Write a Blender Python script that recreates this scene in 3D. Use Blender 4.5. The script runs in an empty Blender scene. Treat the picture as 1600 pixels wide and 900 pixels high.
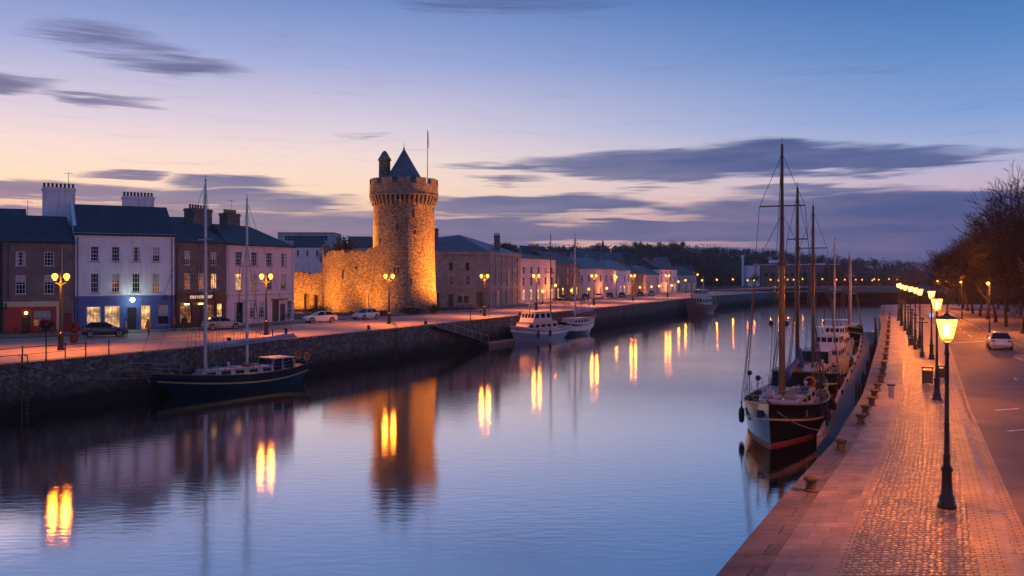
import bpy, bmesh, math, random
from mathutils import Vector, Matrix, geometry
R = math.radians; PI = math.pi
sc = bpy.context.scene
col = sc.collection
# ------------------------------------------------------------------ camera, sky, sun, exposure
F = 1400.0; CH = 6.2; HY = 430.0; WZ = -3.7
cam = bpy.data.objects.new('camera', bpy.data.cameras.new('camera')); col.objects.link(cam)
cam.location = (0, 0, CH); cam.rotation_euler = (R(90), 0, 0)
cam.data.sensor_width = 36; cam.data.lens = 36*F/1600; cam.data.shift_y = -20/1600
cam.data.clip_start = .1; cam.data.clip_end = 6000
sc.camera = cam
sc.view_settings.view_transform = 'Standard'; sc.view_settings.look = 'None'
sc.view_settings.exposure = 0; sc.view_settings.gamma = 1; sc.view_settings.use_curve_mapping = False
sc.render.engine = 'CYCLES'
cy = sc.cycles
cy.use_denoising = True; cy.max_bounces = 6; cy.diffuse_bounces = 2; cy.glossy_bounces = 3
cy.transparent_max_bounces = 12; cy.volume_bounces = 0; cy.sample_clamp_indirect = 3; cy.sample_clamp_direct = 0
cy.caustics_reflective = False; cy.caustics_refractive = False; cy.use_light_tree = True

def s2l(c): return tuple((x/255/12.92 if x/255 <= .04045 else ((x/255+.055)/1.055)**2.4) for x in c)

SUN_EL, SUN_AZ = R(1.0), R(-32)
w = bpy.data.worlds.new('World'); sc.world = w; w.use_nodes = True
NT = w.node_tree; NT.nodes.clear()
def wn(t, **k):
    n = NT.nodes.new(t)
    for a, b in k.items(): setattr(n, a, b)
    return n
def wm(op, a, b=None, c=None, clamp=False):
    n = NT.nodes.new('ShaderNodeMath'); n.operation = op; n.use_clamp = clamp
    for i, x in enumerate((a, b, c)):
        if x is None: continue
        if isinstance(x, (int, float)): n.inputs[i].default_value = x
        else: NT.links.new(x, n.inputs[i])
    return n.outputs[0]
def wsm(x, a, b):      # smoothstep
    n = NT.nodes.new('ShaderNodeMapRange'); n.interpolation_type = 'SMOOTHSTEP'
    NT.links.new(x, n.inputs[0]); n.inputs[1].default_value = a; n.inputs[2].default_value = b
    return n.outputs[0]
def wmix(f, a, b):
    n = NT.nodes.new('ShaderNodeMix'); n.data_type = 'RGBA'
    if isinstance(f, (int, float)): n.inputs[0].default_value = f
    else: NT.links.new(f, n.inputs[0])
    for i, x in ((6, a), (7, b)):
        if isinstance(x, tuple): n.inputs[i].default_value = (*s2l(x), 1)
        else: NT.links.new(x, n.inputs[i])
    return n.outputs[2]
tc = wn('ShaderNodeTexCoord'); sx = wn('ShaderNodeSeparateXYZ'); NT.links.new(tc.outputs['Generated'], sx.inputs[0])
dx, dy, dz = sx.outputs
az = wm('MULTIPLY', wm('ARCTAN2', dx, dy), 57.2958)
el = wm('MULTIPLY', wm('ARCSINE', dz), 57.2958)
def wnoise(sa, se, scale, detail, off=0.0):
    cb = wn('ShaderNodeCombineXYZ')
    NT.links.new(wm('MULTIPLY', az, sa), cb.inputs[0]); NT.links.new(wm('MULTIPLY', el, se), cb.inputs[1]); cb.inputs[2].default_value = off
    n = wn('ShaderNodeTexNoise'); n.inputs['Scale'].default_value = scale; n.inputs['Detail'].default_value = detail
    n.inputs['Roughness'].default_value = .55
    NT.links.new(cb.outputs[0], n.inputs['Vector']); return n.outputs['Fac']
def ramp(stops):
    n = wn('ShaderNodeValToRGB'); cr = n.color_ramp; cr.interpolation = 'B_SPLINE' if False else 'EASE'
    cr.interpolation = 'LINEAR'
    NT.links.new(wm('DIVIDE', el, 60.0, clamp=True), n.inputs[0])
    while len(cr.elements) < len(stops): cr.elements.new(.5)
    for e, (a, c) in zip(cr.elements, stops): e.position = a/60; e.color = (*s2l(c), 1)
    return n.outputs[0]
left = ramp([(0, (236,170,140)), (3.3, (250,200,168)), (5.3, (251,218,190)), (7.3, (240,215,207)), (9.3, (213,200,216)), (13.3, (152,164,210)), (17, (104,134,192)), (40, (58,92,154)), (60, (50,80,140))])
right = ramp([(0, (168,136,164)), (3.3, (205,166,178)), (5.3, (196,176,200)), (7.3, (160,173,212)), (9.3, (124,155,208)), (13.3, (84,130,190)), (17, (56,106,172)), (40, (40,80,150)), (60, (34,70,132))])
azf = wsm(wm('ABSOLUTE', wm('ADD', az, 22.0)), 8.0, 52.0)
base = wmix(azf, left, right)
# long streaky clouds, each given by its bearing and elevation
n1 = wnoise(.10, .9, 1.0, 3); n2 = wnoise(.06, .5, 1.0, 2, 7.3); n3 = wnoise(.16, 2.6, 1.0, 3, 3.1); n4 = wnoise(.42, 7.0, 1.0, 4, 5.7)
azd = wm('ADD', az, wm('MULTIPLY', wm('SUBTRACT', n2, .5), 9.0))
eld = wm('ADD', el, wm('ADD', wm('MULTIPLY', wm('SUBTRACT', n1, .5), 2.2), wm('ADD', wm('MULTIPLY', wm('SUBTRACT', n3, .5), .9), wm('MULTIPLY', wm('SUBTRACT', n4, .5), .35))))
def blob(x, y, rx, ry, s):
    a0 = math.degrees(math.atan((x-800)/F)); c = math.cos(R(a0)); e0 = math.degrees(math.atan((HY-y)/F*c))
    ra = math.degrees(rx/F*c*c); re = math.degrees(ry/F*c)
    u = wm('DIVIDE', wm('SUBTRACT', azd, a0), ra); v = wm('DIVIDE', wm('SUBTRACT', eld, e0), re)
    d = wm('ADD', wm('MULTIPLY', u, u), wm('MULTIPLY', v, v))
    return wm('MULTIPLY', wm('SUBTRACT', 1.0, d, clamp=True), s)
blobs = [(185,66,130,30,.55),(270,104,130,22,.8),(20,134,110,24,.95),(165,154,100,9,.7),(820,0,230,30,.5),
 (170,273,85,11,.9),(345,287,130,15,1.0),(60,300,230,20,1.1),(300,308,260,18,1.0),(470,318,160,14,.9),
 (1120,254,380,30,1.25),(1370,248,210,24,1.1),(850,258,200,10,.8),(830,320,230,20,1.15),(1340,324,400,32,1.25),(1290,296,160,9,.7),
 (1560,236,110,8,.5),(1300,110,160,10,.2),(560,212,60,5,.35),(1010,295,80,6,.5),(800,285,90,7,.6)]
m = None
for b in blobs:
    o = blob(*b); m = o if m is None else wm('MAXIMUM', m, o)
bank = wsm(wm('ADD', eld, wm('MULTIPLY', wm('SUBTRACT', n2, .5), 2.0)), 5.2, 3.0)
m = wm('MAXIMUM', m, wm('MULTIPLY', bank, .95))
m = wm('ADD', m, wm('ADD', wm('MULTIPLY', wm('SUBTRACT', n3, .5), .6), wm('MULTIPLY', wm('SUBTRACT', n4, .5), .55)))
mask = wsm(m, .0, .8)
gap = wm('MAXIMUM', blob(960, 386, 260, 9, 1.0), wm('MAXIMUM', blob(950, 340, 170, 9, 1.0), wm('MAXIMUM', blob(60, 322, 150, 6, .9), blob(700, 340, 90, 6, .7))))
mask = wm('MULTIPLY', mask, wm('SUBTRACT', 1.0, wm('MULTIPLY', gap, .9)))
cl = wmix(wsm(el, .5, 14.0), (97,104,148), (84,92,138))
cl = wmix(wm('MULTIPLY', azf, .9), cl, (54,76,132))
cl = wmix(wm('MULTIPLY', wm('SUBTRACT', n1, .35), .5), cl, base)
skyc = wmix(wm('MULTIPLY', mask, .98), base, cl)
nish = wn('ShaderNodeTexSky', sky_type='NISHITA', sun_disc=False, sun_elevation=SUN_EL, sun_rotation=SUN_AZ)
bg1 = wn('ShaderNodeBackground'); NT.links.new(skyc, bg1.inputs[0]); bg1.inputs[1].default_value = 1.1
bg2 = wn('ShaderNodeBackground'); NT.links.new(nish.outputs[0], bg2.inputs[0]); bg2.inputs[1].default_value = 0.012
ad = wn('ShaderNodeAddShader'); NT.links.new(bg1.outputs[0], ad.inputs[0]); NT.links.new(bg2.outputs[0], ad.inputs[1])
wo = wn('ShaderNodeOutputWorld'); NT.links.new(ad.outputs[0], wo.inputs[0])
sl = bpy.data.lights.new('sun', 'SUN'); sl.energy = .12; sl.angle = R(20); sl.color = (1, .72, .6)
so = bpy.data.objects.new('sun', sl); col.objects.link(so); so.rotation_euler = (R(90)-R(4), 0, R(180)-SUN_AZ)

# ------------------------------------------------------------------ helpers
rnd = random.Random(7)
def Gp(px, py, z=0.0):
    Y = F*(CH-z)/(py-HY); return Vector(((px-800)*Y/F, Y, z))
def Xat(px, Y): return (px-800)*Y/F
def Zat(py, Y): return CH-(py-HY)*Y/F

class MB:
    def __init__(s): s.v = []; s.f = []; s.m = []; s.uv = None
    def face(s, pts, m=0):
        n = len(s.v); s.v += [tuple(p) for p in pts]; s.f.append(tuple(range(n, n+len(pts)))); s.m.append(m)
    def box(s, x0, x1, y0, y1, z0, z1, m=0, M=None):
        P = [Vector((x, y, z)) for z in (z0, z1) for y in (y0, y1) for x in (x0, x1)]
        if M is not None: P = [M @ p for p in P]
        n = len(s.v); s.v += [tuple(p) for p in P]
        for q in ((0,2,3,1),(4,5,7,6),(0,1,5,4),(2,6,7,3),(0,4,6,2),(1,3,7,5)):
            s.f.append(tuple(n+i for i in q)); s.m.append(m)
    def cbox(s, c, d, m=0, M=None):
        s.box(c[0]-d[0]/2, c[0]+d[0]/2, c[1]-d[1]/2, c[1]+d[1]/2, c[2]-d[2]/2, c[2]+d[2]/2, m, M)
    def tube(s, pts, r, n=6, m=0, caps=True):
        pts = [Vector(p) for p in pts]; k = len(pts)
        rs = r if isinstance(r, (list, tuple)) else [r]*k
        rings = []
        for i, p in enumerate(pts):
            t = (pts[min(i+1, k-1)]-pts[max(i-1, 0)])
            t = t.normalized() if t.length > 1e-9 else Vector((0,0,1))
            a = Vector((0,0,1)) if abs(t.z) < .9 else Vector((1,0,0))
            u = t.cross(a).normalized(); v = t.cross(u)
            b = len(s.v)
            for j in range(n):
                q = p+(u*math.cos(2*PI*j/n)+v*math.sin(2*PI*j/n))*rs[i]; s.v.append(tuple(q))
            rings.append(b)
        for a, b in zip(rings, rings[1:]):
            for j in range(n):
                s.f.append((a+j, a+(j+1)%n, b+(j+1)%n, b+j)); s.m.append(m)
        if caps:
            s.f.append(tuple(rings[0]+j for j in range(n))); s.m.append(m)
            s.f.append(tuple(rings[-1]+j for j in range(n))); s.m.append(m)
    def lathe(s, prof, n=12, c=(0,0,0), m=0, ph=0.0, axis='z', sc_=(1,1)):
        rings = []
        for r, z in prof:
            b = len(s.v)
            for j in range(n):
                a = 2*PI*j/n+ph; x, y = r*math.cos(a)*sc_[0], r*math.sin(a)*sc_[1]
                p = (x, y, z) if axis == 'z' else ((z, x, y) if axis == 'x' else (x, z, y))
                s.v.append((p[0]+c[0], p[1]+c[1], p[2]+c[2]))
            rings.append(b)
        for a, b in zip(rings, rings[1:]):
            for j in range(n):
                s.f.append((a+j, a+(j+1)%n, b+(j+1)%n, b+j)); s.m.append(m)
        if prof[0][0] > 1e-6: s.f.append(tuple(rings[0]+j for j in range(n))); s.m.append(m)
        if prof[-1][0] > 1e-6: s.f.append(tuple(rings[-1]+j for j in range(n))); s.m.append(m)
    def ball(s, c, r, n=10, k=6, m=0, sc_=(1,1,1)):
        s.lathe([(max(1e-4, math.sin(PI*i/k))*r*sc_[0], c[2]-math.cos(PI*i/k)*r*sc_[2]) for i in range(k+1)], n, (c[0], c[1], 0), m)
    def mesh(s, name, mats, smooth=False):
        me = bpy.data.meshes.new(name); me.from_pydata(s.v, [], s.f)
        for q in (mats if isinstance(mats, (list, tuple)) else [mats]): me.materials.append(q)
        me.polygons.foreach_set('material_index', s.m)
        bm = bmesh.new(); bm.from_mesh(me)
        bmesh.ops.remove_doubles(bm, verts=bm.verts, dist=1e-5)
        bmesh.ops.recalc_face_normals(bm, faces=bm.faces)
        bm.to_mesh(me); bm.free()
        if smooth:
            me.polygons.foreach_set('use_smooth', [True]*len(me.polygons))
            if smooth == 'auto': me.set_sharp_from_angle(angle=R(38))
        return me
    def build(s, name, mats, parent=None, smooth=False, loc=None):
        o = bpy.data.objects.new(name, s.mesh(name, mats, smooth)); col.objects.link(o)
        if parent is not None: o.parent = parent
        if loc is not None: o.location = loc
        return o
def tag(o, label, cat, group=None, kind=None):
    if label: o['label'] = label
    if cat: o['category'] = cat
    if group: o['group'] = group
    if kind: o['kind'] = kind
    return o
def thing(name, label, cat, loc=(0,0,0), rz=0.0, group=None):
    o = bpy.data.objects.new(name, None); col.objects.link(o); o.location = loc; o.rotation_euler = (0,0,rz)
    o.empty_display_size = .3
    return tag(o, label, cat, group)
def put(name, me, parent, loc=(0,0,0), rz=0.0):
    o = bpy.data.objects.new(name, me); col.objects.link(o); o.parent = parent; o.location = loc; o.rotation_euler = (0,0,rz); return o
KIDS = {}
def dup(root, loc, rz=0.0, label=None, group=None, scale=None):
    def cp(o, par):
        c = o.copy(); col.objects.link(c)
        if par is not None: c.parent = par
        for ch in list(o.children): cp(ch, c)
        return c
    r = cp(root, None); r.location = loc; r.rotation_euler = (0,0,rz)
    if scale: r.scale = scale if isinstance(scale, tuple) else (scale,)*3
    if label: r['label'] = label
    if group: r['group'] = group
    return r
def structure(o, label=None):
    o['kind'] = 'structure'
    if label: o['label'] = label
    return o

# ------------------------------------------------------------------ materials
def newmat(name):
    m = bpy.data.materials.new(name); m.use_nodes = True; t = m.node_tree
    return m, t, t.nodes['Principled BSDF'], t.nodes['Material Output']
def nd(t, typ, ins=None, **k):
    n = t.nodes.new(typ)
    for a, b in k.items(): setattr(n, a, b)
    for a, b in (ins or {}).items():
        if hasattr(b, 'is_output'): t.links.new(b, n.inputs[a])
        else: n.inputs[a].default_value = b
    return n
def L4(c): return (c[0], c[1], c[2], 1)
def P(name, c, rough=.6, metal=0.0, var=.2, scale=2.0, bump=0.0, bscale=None, stretch=(1,1,1), spec=.5, streak=0.0):
    m, t, b, out = newmat(name)
    b.inputs['Roughness'].default_value = rough; b.inputs['Metallic'].default_value = metal; b.inputs['Specular IOR Level'].default_value = spec
    tcn = nd(t, 'ShaderNodeTexCoord'); mp = nd(t, 'ShaderNodeMapping', {'Vector': tcn.outputs['Object'], 'Scale': stretch})
    n = nd(t, 'ShaderNodeTexNoise', {'Vector': mp.outputs[0], 'Scale': scale, 'Detail': 6.0, 'Roughness': .65})
    lo = tuple(x*(1-var) for x in c); hi = tuple(min(1, x*(1+var)) for x in c)
    rm = nd(t, 'ShaderNodeValToRGB', {'Fac': n.outputs[0]}); rm.color_ramp.elements[0].position = .3; rm.color_ramp.elements[1].position = .7
    rm.color_ramp.elements[0].color = L4(lo); rm.color_ramp.elements[1].color = L4(hi)
    cout = rm.outputs[0]
    if streak:      # rain streaks and grime of their own shape
        mp2 = nd(t, 'ShaderNodeMapping', {'Vector': tcn.outputs['Object'], 'Scale': (2.2, 2.2, .18)})
        n2 = nd(t, 'ShaderNodeTexNoise', {'Vector': mp2.outputs[0], 'Scale': 1.6, 'Detail': 5.0})
        mr = nd(t, 'ShaderNodeMapRange', {0: n2.outputs[0], 1: .52, 2: .72, 3: 0.0, 4: streak})
        mx = nd(t, 'ShaderNodeMix', {0: mr.outputs[0], 6: cout, 7: L4(tuple(x*.35 for x in c))}, data_type='RGBA'); cout = mx.outputs[2]
    t.links.new(cout, b.inputs['Base Color'])
    if bump:
        n3 = nd(t, 'ShaderNodeTexNoise', {'Vector': mp.outputs[0], 'Scale': bscale or scale*6, 'Detail': 4.0})
        bp = nd(t, 'ShaderNodeBump', {'Height': n3.outputs[0], 'Strength': bump, 'Distance': .05}); t.links.new(bp.outputs[0], b.inputs['Normal'])
    return m
def brickmat(name, c1, c2, mortar, bw, bh, msize=.01, rough=.75, bump=.5, uv=False, var=.3, offs=.5, blot=.35):
    m, t, b, out = newmat(name); b.inputs['Roughness'].default_value = rough
    tcn = nd(t, 'ShaderNodeTexCoord')
    if uv: vec = nd(t, 'ShaderNodeUVMap').outputs[0]
    else:
        s = nd(t, 'ShaderNodeSeparateXYZ', {0: tcn.outputs['Object']})
        a = nd(t, 'ShaderNodeMath', {0: s.outputs[0], 1: s.outputs[1]})
        vec = nd(t, 'ShaderNodeCombineXYZ', {0: a.outputs[0], 1: s.outputs[2]}).outputs[0]
    wob = nd(t, 'ShaderNodeTexNoise', {'Vector': vec, 'Scale': 3.0, 'Detail': 3.0})
    wv = nd(t, 'ShaderNodeVectorMath', {0: wob.outputs['Color'], 1: (bh*.22,)*3}, operation='MULTIPLY')
    v2 = nd(t, 'ShaderNodeVectorMath', {0: vec, 1: wv.outputs[0]})
    br = nd(t, 'ShaderNodeTexBrick', {'Vector': v2.outputs[0], 'Color1': L4(c1), 'Color2': L4(c2), 'Mortar': L4(mortar), 'Scale': 1.0, 'Mortar Size': msize, 'Mortar Smooth': .3, 'Bias': 0.0, 'Brick Width': bw, 'Row Height': bh})
    br.offset = offs
    n = nd(t, 'ShaderNodeTexNoise', {'Vector': vec, 'Scale': .7, 'Detail': 7.0, 'Roughness': .7})
    mr = nd(t, 'ShaderNodeMapRange', {0: n.outputs[0], 1: .35, 2: .7, 3: 1+blot*.5, 4: 1-blot})
    mx = nd(t, 'ShaderNodeVectorMath', {0: br.outputs['Color'], 1: mr.outputs[0]}, operation='MULTIPLY')
    t.links.new(mx.outputs[0], b.inputs['Base Color'])
    n2 = nd(t, 'ShaderNodeTexNoise', {'Vector': vec, 'Scale': 22.0, 'Detail': 3.0})
    h = nd(t, 'ShaderNodeMath', {0: n2.outputs[0], 1: .35, 2: br.outputs['Fac']}, operation='MULTIPLY_ADD')
    h2 = nd(t, 'ShaderNodeMath', {0: 1.0, 1: h.outputs[0]}, operation='SUBTRACT')
    bp = nd(t, 'ShaderNodeBump', {'Height': h2.outputs[0], 'Strength': bump, 'Distance': .03}); t.links.new(bp.outputs[0], b.inputs['Normal'])
    return m
def rubble(name, cols, mortar, scale=(1.9,1.9,3.0), rough=.85, bump=.9, rand=.85, uv=False, joint=.05, dist=.08, spec=.3, weed=None):
    m, t, b, out = newmat(name); b.inputs['Roughness'].default_value = rough; b.inputs['Specular IOR Level'].default_value = spec
    vec = nd(t, 'ShaderNodeUVMap').outputs[0] if uv else nd(t, 'ShaderNodeTexCoord').outputs['Object']
    mp = nd(t, 'ShaderNodeMapping', {'Vector': vec, 'Scale': scale})
    v1 = nd(t, 'ShaderNodeTexVoronoi', {'Vector': mp.outputs[0], 'Scale': 1.0, 'Randomness': rand}, feature='F1')
    v2 = nd(t, 'ShaderNodeTexVoronoi', {'Vector': mp.outputs[0], 'Scale': 1.0, 'Randomness': rand}, feature='DISTANCE_TO_EDGE')
    if uv:
        v1.voronoi_dimensions = '2D'; v2.voronoi_dimensions = '2D'
    s = nd(t, 'ShaderNodeSeparateXYZ', {0: v1.outputs['Color']})
    rm = nd(t, 'ShaderNodeValToRGB', {'Fac': s.outputs[0]}); rm.color_ramp.interpolation = 'CONSTANT'
    while len(rm.color_ramp.elements) < len(cols): rm.color_ramp.elements.new(.5)
    for i, (e, c) in enumerate(zip(rm.color_ramp.elements, cols)): e.position = i/len(cols); e.color = L4(c)
    jm = nd(t, 'ShaderNodeMapRange', {0: v2.outputs['Distance'], 1: 0.0, 2: joint})
    mx = nd(t, 'ShaderNodeMix', {0: jm.outputs[0], 6: L4(mortar), 7: rm.outputs[0]}, data_type='RGBA')
    n = nd(t, 'ShaderNodeTexNoise', {'Vector': vec, 'Scale': .35 if not uv else .6, 'Detail': 8.0, 'Roughness': .7})
    mr = nd(t, 'ShaderNodeMapRange', {0: n.outputs[0], 1: .3, 2: .72, 3: 1.18, 4: .68})
    mv = nd(t, 'ShaderNodeVectorMath', {0: mx.outputs[2], 1: mr.outputs[0]}, operation='MULTIPLY')
    cout = mv.outputs[0]
    if weed:        # weed and wet slime below the high-water mark
        g = nd(t, 'ShaderNodeNewGeometry'); sz = nd(t, 'ShaderNodeSeparateXYZ', {0: g.outputs['Position']})
        nz = nd(t, 'ShaderNodeMath', {0: n.outputs[0], 1: 2.2, 2: sz.outputs[2]}, operation='MULTIPLY_ADD')
        wr = nd(t, 'ShaderNodeMapRange', {0: nz.outputs[0], 1: -.3, 2: -1.9})
        mw = nd(t, 'ShaderNodeMix', {0: wr.outputs[0], 6: cout, 7: L4(weed)}, data_type='RGBA'); cout = mw.outputs[2]
    t.links.new(cout, b.inputs['Base Color'])
    n2 = nd(t, 'ShaderNodeTexNoise', {'Vector': vec, 'Scale': 9.0, 'Detail': 4.0})
    h = nd(t, 'ShaderNodeMapRange', {0: v2.outputs['Distance'], 1: 0.0, 2: joint*2.5})
    h2 = nd(t, 'ShaderNodeMath', {0: n2.outputs[0], 1: .5, 2: h.outputs[0]}, operation='MULTIPLY_ADD')
    h3 = nd(t, 'ShaderNodeMath', {0: s.outputs[1], 1: .4, 2: h2.outputs[0]}, operation='MULTIPLY_ADD')
    bp = nd(t, 'ShaderNodeBump', {'Height': h3.outputs[0], 'Strength': bump, 'Distance': dist}); t.links.new(bp.outputs[0], b.inputs['Normal'])
    return m
def emis(name, c, s, clear=0.0):
    m, t, b, out = newmat(name); t.nodes.remove(b)
    e = nd(t, 'ShaderNodeEmission', {'Color': L4(c), 'Strength': s})
    if clear:
        tr = nd(t, 'ShaderNodeBsdfTransparent'); a = nd(t, 'ShaderNodeAddShader', {0: e.outputs[0], 1: tr.outputs[0]})
        t.links.new(a.outputs[0], out.inputs[0])
    else: t.links.new(e.outputs[0], out.inputs[0])
    return m
def litglass(name, c, s):
    """a lit window: uneven warm light from the room behind, with a glossy pane in front"""
    m, t, b, out = newmat(name); b.inputs['Base Color'].default_value = (.05,.04,.03,1); b.inputs['Roughness'].default_value = .08
    o = nd(t, 'ShaderNodeTexCoord'); n = nd(t, 'ShaderNodeTexNoise', {'Vector': o.outputs['Object'], 'Scale': 1.1, 'Detail': 2.0})
    v = nd(t, 'ShaderNodeTexNoise', {'Vector': nd(t, 'ShaderNodeMapping', {'Vector': o.outputs['Object'], 'Scale': (2.6,1,.9)}).outputs[0], 'Scale': 1.5, 'Detail': 4.0})
    mr = nd(t, 'ShaderNodeMapRange', {0: n.outputs[0], 1: .35, 2: .65, 3: .25, 4: 1.2})
    mu = nd(t, 'ShaderNodeMath', {0: mr.outputs[0], 1: nd(t, 'ShaderNodeMapRange', {0: v.outputs[0], 1: .35, 2: .62, 3: .25, 4: 1.5}).outputs[0]}, operation='MULTIPLY')
    ms = nd(t, 'ShaderNodeMath', {0: mu.outputs[0], 1: s}, operation='MULTIPLY')
    b.inputs['Emission Color'].default_value = L4(c); t.links.new(ms.outputs[0], b.inputs['Emission Strength'])
    return m
M = {}
M['glass'] = P('dark_glass', (.012,.013,.017), .07, var=.3, spec=.28)
M['glass_far'] = P('dark_far_glass', (.012,.013,.018), .5, var=.3, spec=.1)
M['white'] = P('white_paint', (.78,.77,.75), .5, var=.06)
M['render_white'] = P('white_render', (.84,.76,.8), .8, var=.08, scale=.8, bump=.15, streak=.35)
M['render_pink'] = P('pink_render', (.8,.62,.62), .8, var=.08, scale=.8, bump=.15, streak=.35)
M['render_grey'] = P('grey_render', (.52,.5,.5), .85, var=.12, scale=.8, bump=.2, streak=.5)
M['render_cream'] = P('cream_render', (.68,.58,.44), .8, var=.1, scale=.8, bump=.15, streak=.4)
M['blue_paint'] = P('blue_shop_paint', (.07,.11,.34), .45, var=.12)
M['red_paint'] = P('red_shop_paint', (.42,.025,.02), .4, var=.15)
M['dark_red'] = P('dark_red_door_paint', (.2,.02,.025), .45, var=.15)
M['cream_paint'] = P('cream_paint', (.66,.5,.3), .5, var=.1)
M['black_paint'] = P('black_paint', (.02,.02,.022), .35, var=.2)
M['dark_wood'] = P('dark_wood', (.05,.028,.018), .5, var=.3, stretch=(1,1,.2))
M['slate'] = brickmat('roof_slate', (.045,.055,.06), (.07,.08,.088), (.02,.022,.025), .3, .22, .012, .6, .5, var=.3)
M['slate_light'] = brickmat('blue_slate', (.12,.14,.165), (.16,.18,.2), (.04,.045,.05), .3, .25, .012, .5, .4)
M['brick'] = brickmat('brown_brick', (.17,.115,.1), (.24,.17,.15), (.24,.21,.19), .23, .085, .012, .85, .5)
M['darkstone'] = brickmat('dark_coursed_stone', (.15,.125,.115), (.22,.185,.165), (.16,.14,.125), .42, .19, .015, .85, .6)
M['ashlar'] = brickmat('grey_ashlar', (.31,.27,.25), (.4,.35,.325), (.22,.19,.18), .8, .36, .012, .8, .4)
M['castle'] = rubble('castle_rubble_stone', [(.4,.31,.2),(.27,.2,.135),(.5,.39,.26),(.34,.26,.17),(.17,.135,.1)], (.11,.085,.06), scale=(3.9,3.9,5.6), joint=.08)
M['castletop'] = rubble('castle_dressed_stone', [(.36,.28,.2),(.3,.235,.165),(.42,.33,.24)], (.17,.135,.1), scale=(2.4,2.4,3.6))
M['quaywall'] = rubble('quay_wall_stone', [(.2,.185,.17),(.13,.125,.12),(.27,.25,.225),(.165,.15,.135)], (.06,.056,.05), scale=(2.6,2.6,4.2), weed=(.018,.02,.014), spec=.25)
M['coping'] = brickmat('coping_stone', (.14,.11,.095), (.21,.165,.135), (.045,.036,.03), 1.5, .9, .02, .75, .8, uv=True, blot=.6)
M['slabs'] = brickmat('paving_slabs', (.22,.165,.125), (.31,.235,.18), (.07,.053,.045), .95, .52, .01, .55, .4, uv=True, blot=.55)
M['setts'] = rubble('granite_setts', [(.33,.24,.14),(.21,.155,.095),(.44,.33,.2),(.27,.2,.12)], (.035,.026,.022), scale=(6.6,5.2,1), rough=.4, bump=1.0, rand=.6, uv=True, joint=.15, dist=.05, spec=.6)
M['bands'] = brickmat('stone_band', (.3,.22,.14), (.38,.28,.18), (.05,.04,.03), .36, .17, .018, .5, .8, uv=True, blot=.5)
M['kerb'] = brickmat('granite_kerb', (.3,.25,.22), (.36,.3,.26), (.1,.08,.07), .9, 2.0, .012, .65, .4, uv=True)
M['asphalt'] = P('asphalt', (.12,.095,.085), .62, var=.35, scale=.5, bump=.35, bscale=30)
M['footway'] = brickmat('footway_paving', (.26,.2,.17), (.31,.235,.2), (.13,.1,.085), .6, .6, .01, .7, .3, uv=True)
M['quayroad'] = P('quay_road_surface', (.42,.31,.22), .6, var=.3, scale=.35, bump=.25, bscale=14)
M['quaypave'] = P('quay_concrete', (.42,.315,.23), .65, var=.25, scale=.5, bump=.25, bscale=9)
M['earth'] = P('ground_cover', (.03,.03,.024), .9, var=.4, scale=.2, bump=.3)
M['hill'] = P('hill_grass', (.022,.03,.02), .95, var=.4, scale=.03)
M['curtain'] = P('curtain_cloth', (.5,.46,.42), .9, var=.15)
M['paintline'] = P('worn_road_paint', (.6,.55,.48), .6, var=.35, scale=4)
M['iron'] = P('black_cast_iron', (.018,.018,.02), .38, .3, var=.4, scale=9, bump=.15)
M['rust'] = P('rusty_cast_iron', (.13,.07,.035), .7, .2, var=.5, scale=6, bump=.3)
M['steel'] = P('galvanised_steel', (.35,.35,.36), .4, .7, var=.2)
M['bark'] = P('bark', (.04,.03,.023), .9, var=.4, scale=4, bump=.5)
M['twig'] = P('twigs', (.022,.017,.014), .9, var=.4, scale=2)
M['leaf_a'] = P('dark_foliage', (.035,.05,.03), .8, var=.5, scale=.5)
M['leaf_b'] = P('mid_foliage', (.05,.065,.035), .8, var=.5, scale=.5)
M['leaf_c'] = P('brown_foliage', (.065,.05,.032), .8, var=.5, scale=.5)
M['hull_black'] = P('black_hull_gloss', (.008,.009,.013), .18, var=.2, spec=.45)
M['hull_white'] = P('white_hull_gloss', (.72,.72,.72), .25, var=.06, streak=.25)
M['hull_navy'] = P('navy_hull_gloss', (.006,.009,.016), .22, var=.2, spec=.22)
M['hull_blue'] = P('blue_grey_hull', (.2,.26,.36), .25, var=.1)
M['hull_rust'] = P('rust_red_hull', (.16,.05,.035), .5, var=.3, streak=.5)
M['antifoul'] = P('red_antifouling', (.36,.075,.06), .5, var=.25)
M['gold'] = P('yellow_stripe_paint', (.55,.38,.1), .35, var=.1)
M['pinkstripe'] = P('buff_stripe_paint', (.62,.45,.4), .4, var=.1)
M['teak'] = P('teak_deck', (.3,.21,.15), .65, var=.2, scale=3, stretch=(.2,4,1))
M['cabin'] = P('cabin_paint', (.56,.54,.53), .4, var=.08, streak=.15)
M['varnish'] = P('varnished_wood', (.2,.085,.03), .3, var=.3, scale=3, stretch=(1,1,.3))
M['darkmast'] = P('dark_mast_wood', (.06,.04,.03), .45, var=.3)
M['alu'] = P('grey_mast_alloy', (.5,.5,.52), .35, .5, var=.1)
M['canvas'] = P('grey_sail_cover', (.42,.42,.5), .9, var=.15, bump=.3, scale=3)
M['bluecanvas'] = P('blue_canvas', (.03,.07,.16), .85, var=.2, bump=.3, scale=3)
M['rope'] = P('rope', (.3,.27,.22), .9, var=.2)
M['rigwire'] = P('rigging_wire', (.06,.06,.065), .45, .5, var=.1)
M['orange'] = P('orange_plastic', (.7,.18,.03), .45, var=.1)
M['rubber'] = P('black_rubber', (.02,.02,.02), .7, var=.2)
M['pontoon'] = P('pontoon_deck', (.11,.105,.11), .7, var=.3, scale=2, bump=.3, stretch=(.3,3,1))
M['concrete'] = P('float_concrete', (.33,.3,.29), .8, var=.2, bump=.2)
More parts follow.
